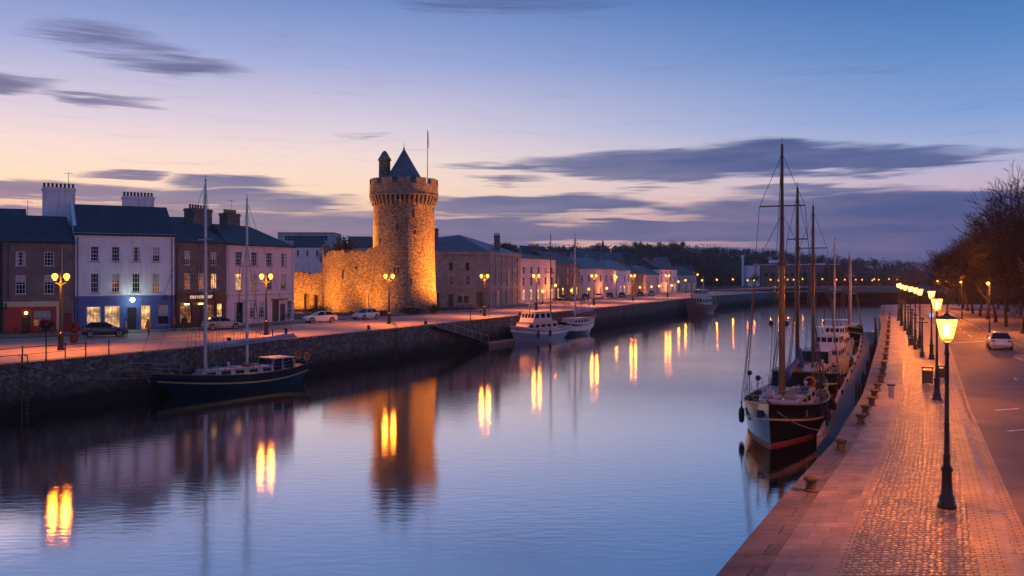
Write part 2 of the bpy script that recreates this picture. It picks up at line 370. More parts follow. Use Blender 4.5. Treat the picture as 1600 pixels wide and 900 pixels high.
M['skin'] = P('skin', (.5,.3,.22), .6, var=.05)
M['flower'] = P('red_flowers', (.55,.015,.03), .7, var=.4, scale=8)
M['plant'] = P('pot_plant_leaves', (.03,.055,.025), .7, var=.4, scale=6)
AMB = (1.0, .225, .014)
M['bulb'] = emis('lamp_bulb_glow', (1,.6,.16), 10)
M['lantern'] = emis('lantern_glass_glow', (1,.42,.06), 2.4, clear=1)
M['globe'] = emis('lamp_globe_glow', (1,.37,.04), 5)
M['globe_white'] = emis('white_globe_glow', (.8,1,.85), 9)
M['flood'] = emis('floodlight_face_glow', (1,.55,.12), 8)
M['lit_warm'] = litglass('warm_lit_window', (1,.5,.16), 1.2)
M['lit_bright'] = litglass('bright_lit_window', (1,.55,.25), .95)
M['lit_dim'] = litglass('dim_lit_window', (1,.36,.12), .3)
M['lit_sign'] = emis('lit_sign_letters', (1,.55,.4), 1.1)
M['tail'] = P('red_tail_lamp', (.35,.01,.01), .2, var=.05)
M['headlamp'] = P('headlamp_glass', (.7,.7,.7), .1, var=.05)
def carpaint(n, c): return P(n, c, .22, var=.04, spec=.8)
def point(name, parent, loc, energy, color=AMB, r=.16, wloc=None):
    l = bpy.data.lights.new(name, 'POINT'); l.energy = energy; l.color = color; l.shadow_soft_size = r
    o = bpy.data.objects.new(name, l); col.objects.link(o); o.location = loc
    if parent is not None: o.parent = parent
    return o
# ------------------------------------------------------------------ ground, water, quays, roads
def lerp_poly(pts, Y):
    for (x0, y0), (x1, y1) in zip(pts, pts[1:]):
        if y0 <= Y <= y1: return x0+(x1-x0)*(Y-y0)/(y1-y0)
    (x0, y0), (x1, y1) = (pts[0], pts[1]) if Y < pts[0][1] else (pts[-2], pts[-1])
    return x0+(x1-x0)*(Y-y0)/(y1-y0)
def strip(name, A, B, mat, z=0.0, z2=None, sub=1):
    """a paved sheet between two matched lines, with metres across and along as its UV"""
    vs, fs, uv = [], [], []
    vl = 0.0; prev = None; rows = []
    for a, b in zip(A, B):
        a, b = Vector((*a[:2], 0)), Vector((*b[:2], 0)); mid = (a+b)/2
        if prev is not None: vl += (mid-prev).length
        prev = mid; wd = (b-a).length
        rows.append((len(vs), vl, wd))
        for i in range(sub+1):
            p = a.lerp(b, i/sub); vs.append((p.x, p.y, z if z2 is None else z+(z2-z)*i/sub))
    for (i0, v0, w0), (i1, v1, w1) in zip(rows, rows[1:]):
        for i in range(sub):
            fs.append((i0+i, i0+i+1, i1+i+1, i1+i)); uv += [(w0*i/sub, v0), (w0*(i+1)/sub, v0), (w1*(i+1)/sub, v1), (w1*i/sub, v1)]
    me = bpy.data.meshes.new(name); me.from_pydata(vs, [], fs); me.materials.append(mat)
    l = me.uv_layers.new(name='UVMap')
    for k, q in enumerate(uv): l.data[k].uv = q
    bm = bmesh.new(); bm.from_mesh(me)
    for f in bm.faces:
        if f.normal.z < 0: f.normal_flip()
    bm.to_mesh(me); bm.free()
    o = bpy.data.objects.new(name, me); col.objects.link(o); return structure(o)
def sheet(name, pts, z, mat):
    t = geometry.tessellate_polygon([[Vector((x, y, 0)) for x, y in pts]])
    me = bpy.data.meshes.new(name); me.from_pydata([(x, y, z) for x, y in pts], [], [tuple(q) for q in t]); me.materials.append(mat)
    bm = bmesh.new(); bm.from_mesh(me)
    for f in bm.faces:
        if f.normal.z < 0: f.normal_flip()
    bm.to_mesh(me); bm.free()
    o = bpy.data.objects.new(name, me); col.objects.link(o); return structure(o)

# left bank: quay edge and building frontage, matched point by point
LE = [(-87,-40),(-58,20),(-45.5,43),(-35.6,61.6),(-28.9,74),(-21.3,88),(-14.8,102),(-9,115),(.2,136),(15.5,167),(39.8,222),(58,263),(97,330),(150,434),(207,482)]
LF = [(-130,-10),(-95,45),(-75,72),(-58,90),(-47.7,97.8),(-34.9,109.6),(-29.6,121.8),(-22,140),(-6.5,160),(1.67,194),(20,240),(46,289),(70,352),(135,462),(200,505)]
def frac(f): return [(a[0]+(b[0]-a[0])*f, a[1]+(b[1]-a[1])*f) for a, b in zip(LE, LF)]
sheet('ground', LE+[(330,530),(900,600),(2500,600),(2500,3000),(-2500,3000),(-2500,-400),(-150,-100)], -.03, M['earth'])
strip('quay_coping', LE, frac(.035), M['coping'], .004)
strip('quay_pavement', frac(.035), frac(.40), M['quaypave'], .0, sub=4)
strip('quay_kerb', frac(.40), frac(.413), M['kerb'], .03)
strip('quay_road', frac(.413), frac(.80), M['quayroad'], -.012, sub=4)
strip('house_footpath', frac(.80), frac(1.03), M['footway'], .06, sub=3)
def wallstrip(name, pts, z0, z1, mat):
    mb = MB(); n = 3
    for (x0, y0), (x1, y1) in zip(pts, pts[1:]):
        for i in range(n):
            za, zb = z1+(z0-z1)*i/n, z1+(z0-z1)*(i+1)/n
            mb.face([(x0,y0,za),(x1,y1,za),(x1,y1,zb),(x0,y0,zb)])
    return mb.build(name, mat)
tag(wallstrip('quay_wall', LE+[(330,530),(900,600)], -5.0, -.004, M['quaywall']), 'long dark stone quay wall below the houses on the far bank', 'quay wall')
# right bank
def PX(pts): return lambda Y: lerp_poly(pts, Y)
RE = PX([(-25,-40),(-5.2,0),(4.22,18.5),(7.75,25.4),(12.0,33.4),(18.2,46.5),(32.2,79),(44.7,108.5),(58.5,143),(74.5,181)])
RK = PX([(-18.5,-40),(1.0,0),(10.6,18.5),(21.7,43.4),(33.0,67.8),(38.2,79),(51.0,108),(65,143),(81,181)])
RR = PX([(-2.5,-40),(11,0),(22.6,30),(36.0,62),(38.6,69),(43.4,72.5),(45.4,77),(51.3,95),(63.8,126),(72,146),(87,181)])
YS = [-30,-10,0,8]+[14+1.5*i for i in range(44)]+[82,86,90,95,100,105,110,118,126,134,143,152,162,172,181]
def off(f): return [(RE(y)+(RK(y)-RE(y))*f, y) for y in YS]
strip('promenade_coping', off(0), off(.155), M['coping'], .012)
strip('promenade_slabs', off(.155), off(.365), M['slabs'], 0)
strip('promenade_band', off(.365), off(.405), M['bands'], .004)
strip('promenade_setts', off(.405), off(.855), M['setts'], 0)
strip('promenade_edge_band', off(.855), off(.962), M['bands'], .004)
strip('kerb', off(.962), off(1.0), M['kerb'], .006)
strip('kerb_face', off(1.0), [(x+.01, y) for x, y in off(1.0)], M['kerb'], .006, -.12)
rk = [(RK(y), y) for y in YS]; YR = sorted(YS+[69, 70.5, 72.5, 77])
strip('gutter', [(RK(y), y) for y in YS], [(RK(y)+.45, y) for y in YS], M['bands'], -.114)
strip('road', [(RK(y)+.01, y) for y in YR], [(RR(y), y) for y in YR], M['asphalt'], -.12, sub=3)
strip('road_kerb', [(RR(y), y) for y in YR], [(RR(y)+.25, y) for y in YR], M['kerb'], .006)
strip('road_kerb_face', [(RR(y)-.01, y) for y in YR], [(RR(y), y) for y in YR], M['kerb'], -.12, .006)
strip('footpath', [(RR(y)+.25, y) for y in YR], [(RR(y)+14, y) for y in YR], M['footway'], 0, sub=3)
sheet('riverside_ground', [(-25,-40),(-5.0,0),(4.5,18.5),(12.3,33.4),(18.6,46.5),(33,79),(45,108.5),(75,181),(78,187.5),(84,191),(120,196),(500,260),(2500,300),(2500,-300),(-30,-300)], -.16, M['earth'])
REND = [(-25,-40),(-5.2,0)]+[(RE(y), y) for y in YS[3:]]+[(77.5,187.5),(84,191),(120,196),(500,260)]
tag(wallstrip('promenade_wall', REND, -5.0, .01, M['quaywall']), 'stone quay wall under the cobbled lamp-lit promenade', 'quay wall')
sheet('promenade_end', [(74.5,181),(77.5,187.5),(84,191),(100,193),(100,181)], 0.0, M['footway'])
# worn painted markings
def mark(pts, name='road_marking'):
    mb = MB(); mb.face([(x, y, -.114) for x, y in pts]); o = mb.build(name, M['paintline']); structure(o)
def alongroad(f, y0, y1, wd):
    def p(y, d): return (RK(y)+(RR(y)-RK(y))*f+d, y)
    mark([p(y0, 0), p(y0, wd), p(y1, wd), p(y1, 0)])
for y in range(39, 60, 3): alongroad(.035, y, y+2.4, .06)
for y in range(12, 60, 6): alongroad(.62, y, y+1.2, .12)
for y in (36.2, 41.8): mark([(RK(y)+1.6, y), (RK(y)+3.0, y+.55), (RK(y)+3.06, y+.75), (RK(y)+1.6, y+.2)])
mark([(RK(83)+.6, 83), (RK(83)+5.2, 85.5), (RK(83)+5.1, 85.9), (RK(83)+.5, 83.4)])
for y in range(92, 170, 6): alongroad(.5, y, y+3, .15)
for y in range(78, 140, 3): alongroad(.9, y, y+3, .09)
# water: one still sheet, ripples faint
m, t, b, out = newmat('river_water'); t.nodes.remove(b)
g = nd(t, 'ShaderNodeNewGeometry')
mp = nd(t, 'ShaderNodeMapping', {'Vector': g.outputs['Position'], 'Scale': (.8, 2.4, 1), 'Rotation': (0,0,R(-8))})
na = nd(t, 'ShaderNodeTexNoise', {'Vector': mp.outputs[0], 'Scale': 1.1, 'Detail': 3.0, 'Roughness': .5})
mp2 = nd(t, 'ShaderNodeMapping', {'Vector': g.outputs['Position'], 'Scale': (.05, .12, 1)})
nb = nd(t, 'ShaderNodeTexNoise', {'Vector': mp2.outputs[0], 'Scale': 1.0, 'Detail': 3.0})
st = nd(t, 'ShaderNodeMapRange', {0: nb.outputs[0], 1: .35, 2: .7, 3: .014, 4: .044})
bp = nd(t, 'ShaderNodeBump', {'Height': na.outputs[0], 'Strength': st.outputs[0], 'Distance': .25})
gl = nd(t, 'ShaderNodeBsdfAnisotropic', {'Color': (.88,.83,.81,1), 'Roughness': .105, 'Normal': bp.outputs[0]}, distribution='BECKMANN')
df = nd(t, 'ShaderNodeBsdfDiffuse', {'Color': (.012,.02,.032,1)})
fr = nd(t, 'ShaderNodeFresnel', {'IOR': 2.3, 'Normal': bp.outputs[0]})
fm = nd(t, 'ShaderNodeMapRange', {0: fr.outputs[0], 1: .16, 2: .75, 3: .12, 4: .96})
mx = nd(t, 'ShaderNodeMixShader', {0: fm.outputs[0], 1: df.outputs[0], 2: gl.outputs[0]})
t.links.new(mx.outputs[0], out.inputs[0]); M['water'] = m
mb = MB(); mb.face([(-2500,-300,WZ),(2500,-300,WZ),(2500,1500,WZ),(-2500,1500,WZ)])
structure(mb.build('water', M['water']))
# hills
def hz(x, y):
    # ridge height along x/y bearing, read off the skyline
    px = 800+F*x/max(y, 1)
    ys = 330+min(1, max(0, (px-1010)/80))*225
    d = max(0.0, min(1.0, (y-ys)/(660-ys))); d = d*d*(3-2*d)
    pts = [(-900,330),(-200,372),(0,376),(250,372),(430,388),(520,402),(640,398),(820,401),(900,402),(1000,400),(1040,398),(1110,402),(1180,406),(1250,412),(1330,420),(1400,424),(1500,427),(1800,428),(2600,428)]
    for (a, ya), (c, yc) in zip(pts, pts[1:]):
        if a <= px <= c:
            ty = ya+(yc-ya)*(px-a)/(c-a); break
    else: ty = 428
    top = CH+(HY-ty+9)*640/F-2.5
    return max(-.05, top*d if y < 660 else top)
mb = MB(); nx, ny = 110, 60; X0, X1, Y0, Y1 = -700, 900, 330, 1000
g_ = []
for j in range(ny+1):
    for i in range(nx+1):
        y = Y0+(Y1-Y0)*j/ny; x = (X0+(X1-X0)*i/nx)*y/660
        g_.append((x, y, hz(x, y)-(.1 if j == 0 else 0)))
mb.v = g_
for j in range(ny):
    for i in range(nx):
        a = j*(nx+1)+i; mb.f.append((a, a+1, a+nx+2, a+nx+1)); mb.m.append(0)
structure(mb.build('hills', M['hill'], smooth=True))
# ------------------------------------------------------------------ buildings
def grid_facade(mb, W, z0, z1, holes, rev=.16, m=0, x0=0.0, y=0.0):
    xs = sorted({x0, x0+W} | {a for h in holes for a in (h[0], h[0]+h[2])}); zs = sorted({z0, z1} | {a for h in holes for a in (h[1], h[1]+h[3])})
    for a, b in zip(xs, xs[1:]):
        for c, d in zip(zs, zs[1:]):
            cx, cz = (a+b)/2, (c+d)/2
            if any(h[0] < cx < h[0]+h[2] and h[1] < cz < h[1]+h[3] for h in holes): continue
            mb.face([(a,y,c),(b,y,c),(b,y,d),(a,y,d)], m)
    for h in holes:
        a, c, b, d = h[0], h[1], h[0]+h[2], h[1]+h[3]; r = y+rev
        for q in (((a,y,c),(a,r,c),(a,r,d),(a,y,d)), ((b,y,c),(b,y,d),(b,r,d),(b,r,c)), ((a,y,d),(a,r,d),(b,r,d),(b,y,d)), ((a,y,c),(b,y,c),(b,r,c),(a,r,c))): mb.face(q, m)
WM = {}
def window(parent, x, z, wd, h, glass='glass', frame='white', rows=4, cols=3, sill=True, y=.15, sub=True, arch=False):
    k = (round(wd,2), round(h,2), glass, frame, rows, cols, sill, arch)
    if k not in WM:
        a = MB(); a.face([(0,0,0),(wd,0,0),(wd,0,h),(0,0,h)]); ga = a.mesh('window_pane', M[glass])
        f = MB(); e = .07
        f.box(0,e,-.06,.03,0,h); f.box(wd-e,wd,-.06,.03,0,h); f.box(e,wd-e,-.06,.03,0,e); f.box(e,wd-e,-.06,.03,h-e,h)
        f.box(e,wd-e,-.065,.02,h/2-.03,h/2+.03)
        for i in range(1, cols): xx = wd*i/cols; f.box(xx-.016,xx+.016,-.045,.01,e,h-e)
        for i in range(1, rows):
            if i*2 != rows: zz = h*i/rows; f.box(e,wd-e,-.047,.012,zz-.016,zz+.016)
        fr = f.mesh('window_frame', M[frame]); s = None
        if sill:
            q = MB(); q.box(-.1,wd+.1,-.26,-.012,-.12,-.003); s = q.mesh('window_sill', M['concrete'])
        WM[k] = (ga, fr, s)
    ga, fr, s = WM[k]
    o = put('window', ga, parent, (x, y, z))
    if sub:
        put('frame', fr, o)
        if s: put('sill', s, o)
    return o
def gable_roof(mb, W, D, H, rh, ov=.22, th=.16, hip=0.0, x0=0.0):
    a, b = x0-(ov*.3), x0+W+(ov*.3); e0, e1 = -ov, D+ov; dz_ = rh*ov/(D/2)
    lo = H-dz_
    def P_(x, y, z): return Vector((x, y, z))
    ra, rb = a+hip, b-hip; yr = D/2; zr = H+rh
    top = [P_(a,e0,lo+th), P_(b,e0,lo+th), P_(b,e1,lo+th), P_(a,e1,lo+th), P_(ra,yr,zr+th), P_(rb,yr,zr+th)]
    bot = [p-Vector((0,0,th)) for p in top]
    for f in ((0,1,5,4),(2,3,4,5),(3,0,4),(1,2,5)):
        mb.face([top[i] for i in f])
        if hip or len(f) == 4: mb.face([bot[i] for i in reversed(f)])
    for i, j in ((0,1),(1,2),(2,3),(3,0)): mb.face([top[i], top[j], bot[j], bot[i]])
CHM = {}
def chimney(parent, x, y, wx, wy, z0, z1, mat, pots=5, along='x', potmat='rust'):
    mb = MB(); mb.box(-wx/2, wx/2, -wy/2, wy/2, z0, z1-.35); mb.box(-wx/2-.1, wx/2+.1, -wy/2-.1, wy/2+.1, z1-.347, z1-.15); mb.box(-wx/2-.02, wx/2+.02, -wy/2-.02, wy/2+.02, z1-.148, z1)
    o = mb.build('chimney', M[mat], parent, loc=(x, y, 0))
    if 'pot' not in CHM:
        q = MB(); q.lathe([(.15,0),(.13,.1),(.12,.38),(.15,.42),(.15,.5),(.1,.5)], 8); CHM['pot'] = q.mesh('chimney_pot', M['rust'], smooth='auto')
    L = wx if along == 'x' else wy
    for i in range(pots):
        d = -L/2+.18+(L-.36)*(i/(pots-1) if pots > 1 else .5)
        put('chimney_pot', CHM['pot'], o, (d, 0, z1) if along == 'x' else (0, d, z1))
    return o
def house(name, label, A, B, D, H, rh, wall, wins, roof='slate', cat='house', group=None, ground=None, gz=0.0, gmat=None, gholes=(), hip=0.0, front_trim=True, z=0.0, back=True, sub=True, frame='white', glassrev=.15):
    """A, B: the two ends of the street front, left to right; wins: (x, z, w, h, glass, rows, cols)"""
    A, B = Vector(A[:2]), Vector(B[:2]); d = B-A; W = d.length; rz = math.atan2(d.y, d.x)
    r = thing(name, label, cat, (A.x, A.y, z), rz, group)
    mb = MB(); hs = [(q[0], q[1], q[2], q[3]) for q in wins]
    up = [h for h in hs if h[1] >= gz]; lo = [h for h in hs if h[1] < gz]
    grid_facade(mb, W, gz, H, up)
    mb.face([(0,0,0),(0,D,0),(0,D,H),(0,0,H)]); mb.face([(W,0,0),(W,0,H),(W,D,H),(W,D,0)]); mb.face([(0,D,0),(W,D,0),(W,D,H),(0,D,H)])
    if not hip:
        for x in (0.0, W): mb.face([(x,0,H),(x,D,H),(x,D/2,H+rh)])
    mb.build('wall', M[wall], r)
    if gz > 0:
        g = MB(); grid_facade(g, W, 0, gz, lo+list(gholes), rev=.2); g.build('shopfront', M[gmat or wall], r)
    q = MB(); gable_roof(q, W, D, H+.01, rh, hip=hip); q.build('roof', M[roof], r)
    if front_trim:
        c = MB(); c.box(0, W, -.16, -.004, H-.26, H-.06); c.build('cornice', M[wall], r)
        gt = MB(); gt.tube([(0,-.27,H-.05),(W,-.27,H-.05)], .06, 6); gt.build('gutter', M['iron'], r)
    for q in wins: window(r, q[0], q[1], q[2], q[3], q[4] if len(q) > 4 else 'glass', frame, q[5] if len(q) > 5 else 4, q[6] if len(q) > 6 else 3, sub=sub, y=glassrev)
    return r, W
def panel(parent, name, mat, x0, x1, z0, z1, y0=-.06, y1=-.004):
    mb = MB(); mb.box(x0, x1, y0, y1, z0, z1); return mb.build(name, M[mat], parent)
def door(parent, x, z0, wd, h, mat, y=.14, glass=None):
    mb = MB(); mb.box(0, wd, 0, .05, 0, h)
    for zz in (.15, h*.5): 
        for xx in (.1, wd/2+.05): mb.box(xx, xx+wd/2-.15, -.018, -.002, zz, zz+h*.38)
    o = mb.build('door', M[mat], parent, loc=(x, y, z0))
    k = MB(); k.ball((wd-.1, -.05, h*.47), .04, 8, 5); k.build('handle', M['gold'], o)
    return o
def rowwins(W, n, z, wd, h, glass='glass', m=.9, rows=4, cols=3):
    step = (W-2*m-wd)/(n-1) if n > 1 else 0
    return [(m+i*step, z, wd, h, glass, rows, cols) for i in range(n)]

# --- the row of houses on the left, from the picture's edge
H0 = house('town_house', 'pink-white house with a cream shopfront at the left edge of the photo', (-60.2,86.2), (-53.4,93.4), 9, 10.2, 3, 'render_white',
      [(7.3,6.9,.9,1.7)]+[(5.2,6.9,.9,1.7),(7.3,4.2,.9,1.8),(5.2,4.2,.9,1.8)], gz=3.5, gmat='cream_paint', gholes=[(6.9,.1,1.2,2.4),(4.4,.7,1.9,1.9)])[0]
panel(H0, 'fascia', 'cream_paint', .2, 9.7, 2.85, 3.4); door(H0, 6.9, .1, 1.2, 2.4, 'dark_wood'); window(H0, 4.4, .7, 1.9, 1.9, 'lit_dim', 'cream_paint', 2, 2)
# brick pub
A, B = (-53.2,93.6), (-47.75,97.7)
PUB, W = house('brick_pub', 'brown brick pub with a red shopfront between pink and white houses', A, B, 9, 9.75, 2.9, 'brick',
      [(1.2,7.2,.95,1.5),(3.9,7.2,.95,1.5),(1.2,4.2,.95,2.0),(3.9,4.2,.95,2.0)], cat='pub', gz=3.45, gmat='brick', gholes=[(1.75,.1,.85,2.3),(2.85,.7,1.8,1.8),(5.75,.1,.8,2.0)])
p = MB(); grid_facade(p, 5.1, .05, 2.85, [(1.75,.1,.85,2.3),(2.85,.7,1.8,1.8)], rev=.2, x0=.15, y=-.1); p.build('red_shopfront', M['red_paint'], PUB)['label'] = 'glossy red wooden pub front'
panel(PUB, 'fascia', 'cream_paint', .05, 5.3, 2.86, 3.4, -.16); panel(PUB, 'pilaster', 'cream_paint', 5.06, 5.3, .02, 2.85, -.14)
door(PUB, 1.75, .1, .85, 2.3, 'dark_wood'); window(PUB, 2.85, .7, 1.8, 1.8, 'lit_dim', 'dark_red', 2, 4, sill=False); door(PUB, 5.75, .1, .8, 2.0, 'dark_red')
q = MB(); q.tube([(5.6,-.1,9.8),(5.6,-.1,3.5),(5.6,-.1,.1)], .05, 6); q.build('drainpipe', M['cream_paint'], PUB)
q = MB(); q.tube([(.5,-.1,9.8),(.5,-.1,3.5)], .045, 6); q.build('drainpipe', M['iron'], PUB)
q = MB(); q.ball((2.15,-.1,2.2),.16,8,6); q.build('door_lamp', M['bulb'], PUB)
# white and blue house
A, B = (-47.7,97.8), (-38.8,103.0)
WH, W = house('white_house', 'tall white rendered house with a blue painted ground floor shop', A, B, 11.5, 10.7, 3.5, 'render_white',
      rowwins(10.3,4,7.75,.82,1.65,m=1.55)+[w_ if i != 3 else (*w_[:4],'lit_dim',4,3) for i, w_ in enumerate(rowwins(10.3,4,4.3,.82,2.1,m=1.55))], gz=3.9, gmat='blue_paint',
      gholes=[(1.15,.75,1.45,2.0),(2.95,.35,1.6,2.45),(5.3,.1,.95,2.5),(6.7,.1,1.0,2.7),(8.5,.6,1.2,2.3)])
panel(WH, 'fascia', 'blue_paint', .0, W, 3.3, 3.9, -.13)
window(WH, 1.15,.75,1.45,2.0,'lit_bright','white',2,1); window(WH, 2.95,.35,1.6,2.45,'lit_bright','cream_paint',2,2,sill=False); window(WH, 6.7,.1,1.0,2.7,'lit_warm','cream_paint',3,1,sill=False)
window(WH, 8.5,.6,1.2,2.3,'glass','blue_paint',2,2); door(WH, 5.3,.1,.95,2.5,'black_paint')
q = MB(); q.tube([(5.75,-.14,3.55),(5.75,-.5,3.6)], .03, 6); br = q.build('lamp_bracket', M['iron'], WH)
q = MB(); q.ball((5.75,-.6,3.45),.26,12,8); q.build('globe', M['globe_white'], br, smooth=True)
point('white_globe_light', WH, (5.75,-.95,3.4), 120, (.75,1,.8), .2)
q = MB(); q.box(-.06,W+.06,-.06,.3,10.72,10.86); q.build('parapet', M['render_white'], WH)
chimney(WH, -1.2, 6.3, 3.3, 1.5, 9.5, 16.2, 'render_white', 8, 'x'); chimney(WH, 7.3, 6.6, 3.4, 1.4, 11.0, 15.6, 'render_white', 9, 'x')
# gable upstand of the white house
q = MB(); q.face([(-.1,-.1,10.5),(-.1,5.75,14.45),(-.1,11.6,10.5)]); q.face([(.25,-.1,10.8),(.25,5.75,14.7),(.25,11.6,10.8)])
for a, b in (((-.1,5.75),(10.7,14.7)), ((5.75,11.6),(14.7,10.7))): q.face([(-.1,a[0],b[0]),(.25,a[0],b[0]),(.25,a[1],b[1]),(-.1,a[1],b[1])])
q.build('gable_wall', M['render_white'], WH)
# dark stone house
A, B = (-38.75,103.05), (-34.95,109.5)
DH, W = house('stone_house', 'dark stone house with a black shopfront and lit sign', A, B, 10, 10.1, 2.4, 'darkstone',
      [(1.3,7.4,.9,1.6),(5.2,7.4,.9,1.6),(1.3,4.6,.9,1.8,'lit_dim'),(3.3,4.6,.9,1.8,'lit_dim'),(5.2,4.6,.9,1.8,'lit_warm')], gz=4.1, gmat='black_paint',
      gholes=[(.7,.6,1.7,2.1),(2.7,.1,1.1,2.5),(4.2,.6,1.6,2.1),(6.1,.3,.9,2.5)])
panel(DH, 'fascia', 'black_paint', 0, W, 3.2, 4.05, -.14)
q = MB()
for i, wd in enumerate((.28,.2,.3,.2,.26,.3,.22,.26,.3)):
    x = 2.0+i*.38; q.box(x,x+.07,-.18,-.145,3.45,3.8); q.box(x+wd-.06,x+wd,-.18,-.145,3.45,3.8); q.box(x+.075,x+wd-.065,-.18,-.145,3.6 if i%2 else 3.73,3.66 if i%2 else 3.8)
sg = q.build('sign_lettering', M['lit_sign'], DH); sg['label'] = 'glowing pinkish shop sign letters, too small to read'
window(DH,.7,.6,1.7,2.1,'lit_dim','black_paint',2,2,sill=False); door(DH,2.7,.1,1.1,2.5,'black_paint'); window(DH,4.2,.6,1.6,2.1,'lit_dim','black_paint',2,2,sill=False); window(DH,6.1,.3,.9,2.5,'lit_warm','dark_wood',3,1,sill=False)
for x in (1.2, 3.2):
    q = MB(); q.box(x,x+.45,-.4,-.142,2.75,2.9); q.build('sign_lamp', M['bulb'], DH)
chimney(DH, .6, 7.0, 2.8, 1.0, 10.5, 13.9, 'darkstone', 6, 'x')
# pink house
A, B = (-34.9,109.6), (-29.6,121.6)
PH, W = house('pink_house', 'pale pink three storey house beside the floodlit castle wall', A, B, 10, 10.0, 2.6, 'render_pink',
      rowwins(13.1,4,7.4,1.15,1.75,m=1.6)+[(x,z,a,b,('lit_warm','lit_dim','glass','glass')[i],c,d) for i,(x,z,a,b,g,c,d) in enumerate(rowwins(13.1,4,4.3,1.15,2.1,m=1.6))],
      gz=3.75, gmat='render_pink', gholes=[(1.3,.1,2.4,2.7),(4.2,.8,1.0,1.9),(6.0,.7,1.1,2.1),(8.6,.1,1.4,2.8),(10.2,.1,1.1,2.3),(11.7,.6,1.0,2.2)], hip=3.2)
panel(PH, 'string_course', 'render_grey', 0, W, 3.62, 3.78, -.1); panel(PH, 'door_head', 'dark_wood', 8.4, 11.5, 2.95, 3.1, -.3)
window(PH,1.3,.1,2.4,2.7,'glass','dark_wood',2,3,sill=False); window(PH,4.2,.8,1.0,1.9); window(PH,6.0,.7,1.1,2.1); door(PH,8.6,.1,1.4,2.8,'dark_wood'); door(PH,10.2,.1,1.1,2.3,'black_paint'); window(PH,11.7,.6,1.0,2.2)
chimney(PH, 1.6, 6.0, 3.2, 1.6, 10.5, 14.6, 'darkstone', 7, 'x'); chimney(PH, 7.6, 6.2, 2.4, 1.4, 11.0, 14.4, 'darkstone', 6, 'x')
# --- castle
CT = thing('castle_tower', 'tall round stone castle tower with battlements, lit amber from below', 'tower', (-18.1,150.2,0))
def tower_uv(r, z): return r
q = MB(); q.lathe([(5.75,-.1),(5.55,1.5),(5.3,4),(5.15,9),(5.08,18.2),(5.08,18.6)], 72); q.build('shaft', M['castle'], CT, smooth='auto')
q = MB()
for i in range(44):
    a = 2*PI*i/44; Mx = Matrix.Rotation(a, 4, 'Z')
    q.box(4.95,5.35,-.15,.15,17.75,18.35,0,Mx); q.box(4.95,5.58,-.155,.155,18.353,18.9,0,Mx); q.box(4.95,5.72,-.16,.16,18.903,19.3,0,Mx)
q.build('corbel_course', M['castletop'], CT)
q = MB(); q.lathe([(5.0,19.302),(5.8,19.303),(5.8,19.5),(5.72,19.55),(5.7,21.2),(5.1,21.2),(5.1,20.2),(.01,20.2)], 72); q.build('parapet', M['castletop'], CT, smooth='auto')
mg = MB()
for k in range(6): 
    a0 = -.17; a = a0+.34*k/6; b = a0+.34*(k+1)/6
    for (r0, z0, r1, z1) in ((5.7,21.2,5.7,22.15),(5.1,21.2,5.1,22.15)):
        mg.face([(r0*math.cos(a),r0*math.sin(a),z0),(r0*math.cos(b),r0*math.sin(b),z0),(r1*math.cos(b),r1*math.sin(b),z1),(r1*math.cos(a),r1*math.sin(a),z1)])
    mg.face([(5.7*math.cos(a),5.7*math.sin(a),22.15),(5.7*math.cos(b),5.7*math.sin(b),22.15),(5.1*math.cos(b),5.1*math.sin(b),22.15),(5.1*math.cos(a),5.1*math.sin(a),22.15)])
for a in (-.17,.17): mg.face([(5.1*math.cos(a),5.1*math.sin(a),21.2),(5.7*math.cos(a),5.7*math.sin(a),21.2),(5.7*math.cos(a),5.7*math.sin(a),22.15),(5.1*math.cos(a),5.1*math.sin(a),22.15)])
mm = mg.mesh('merlon', M['castletop'])
for i in range(12): put('merlon', mm, CT, rz=2*PI*i/12+.12)
q = MB(); q.lathe([(2.3,20.2),(2.3,22.4)], 32); dr = q.build('turret_drum', M['castletop'], CT, smooth='auto')
q = MB(); q.lathe([(3.0,22.3),(2.95,22.45),(1.5,24.9),(.12,27.3),(.06,27.4)], 28); cone = q.build('cone_roof', M['slate_light'], CT, smooth='auto')
q = MB(); q.lathe([(.1,27.2),(.16,27.4),(.1,27.6),(.04,27.7),(.03,28.4)], 8); q.build('finial', M['iron'], cone)
q = MB(); q.lathe([(1.0,20.2),(.95,25.4)], 18, c=(-3.2,-.4,0)); tr = q.build('stair_turret', M['castle'], CT, smooth='auto')
q = MB(); q.lathe([(1.15,25.35),(1.08,25.6),(.75,26.1),(.4,26.75),(.12,27.0)], 18, c=(-3.2,-.4,0)); q.build('turret_cap', M['castletop'], tr, smooth='auto')
for az_, zz, wd, h in ((-100,6.2,.3,1.3),(-94,6.2,.3,1.3),(-118,9.5,.28,1.1),(-66,15.6,.3,1.4),(-63,12.9,.34,.7),(-133,11.4,.34,.9),(-70,4.5,.3,1.2),(-96,13.5,.25,1.2),(-84,10.2,.28,.8)):
    Mx = Matrix.Rotation(R(az_), 4, 'Z'); q = MB(); rr = 5.08+.32*max(0,(9-zz)/9)
    q.box(rr-.3,rr+.05,-wd/2,wd/2,zz,zz+h,0,Mx); s = q.build('arrow_slit', M['black_paint'], CT)
    q = MB(); q.box(rr-.2,rr+.09,-wd/2-.16,wd/2+.16,zz+h+.003,zz+h+.28,0,Mx); q.build('lintel', M['castletop'], s)
FP = thing('flagpole', 'thin flagpole with a limp dark flag on top of the castle tower', 'flagpole', (-18.1+4.0,150.2-.6,20.2))
q = MB(); q.tube([(0,0,0),(0,0,10.1)], [.07,.045], 8); q.build('pole', M['iron'], FP)
q = MB(); q.ball((0,0,10.15), .09); q.build('finial', M['iron'], FP)
q = MB()
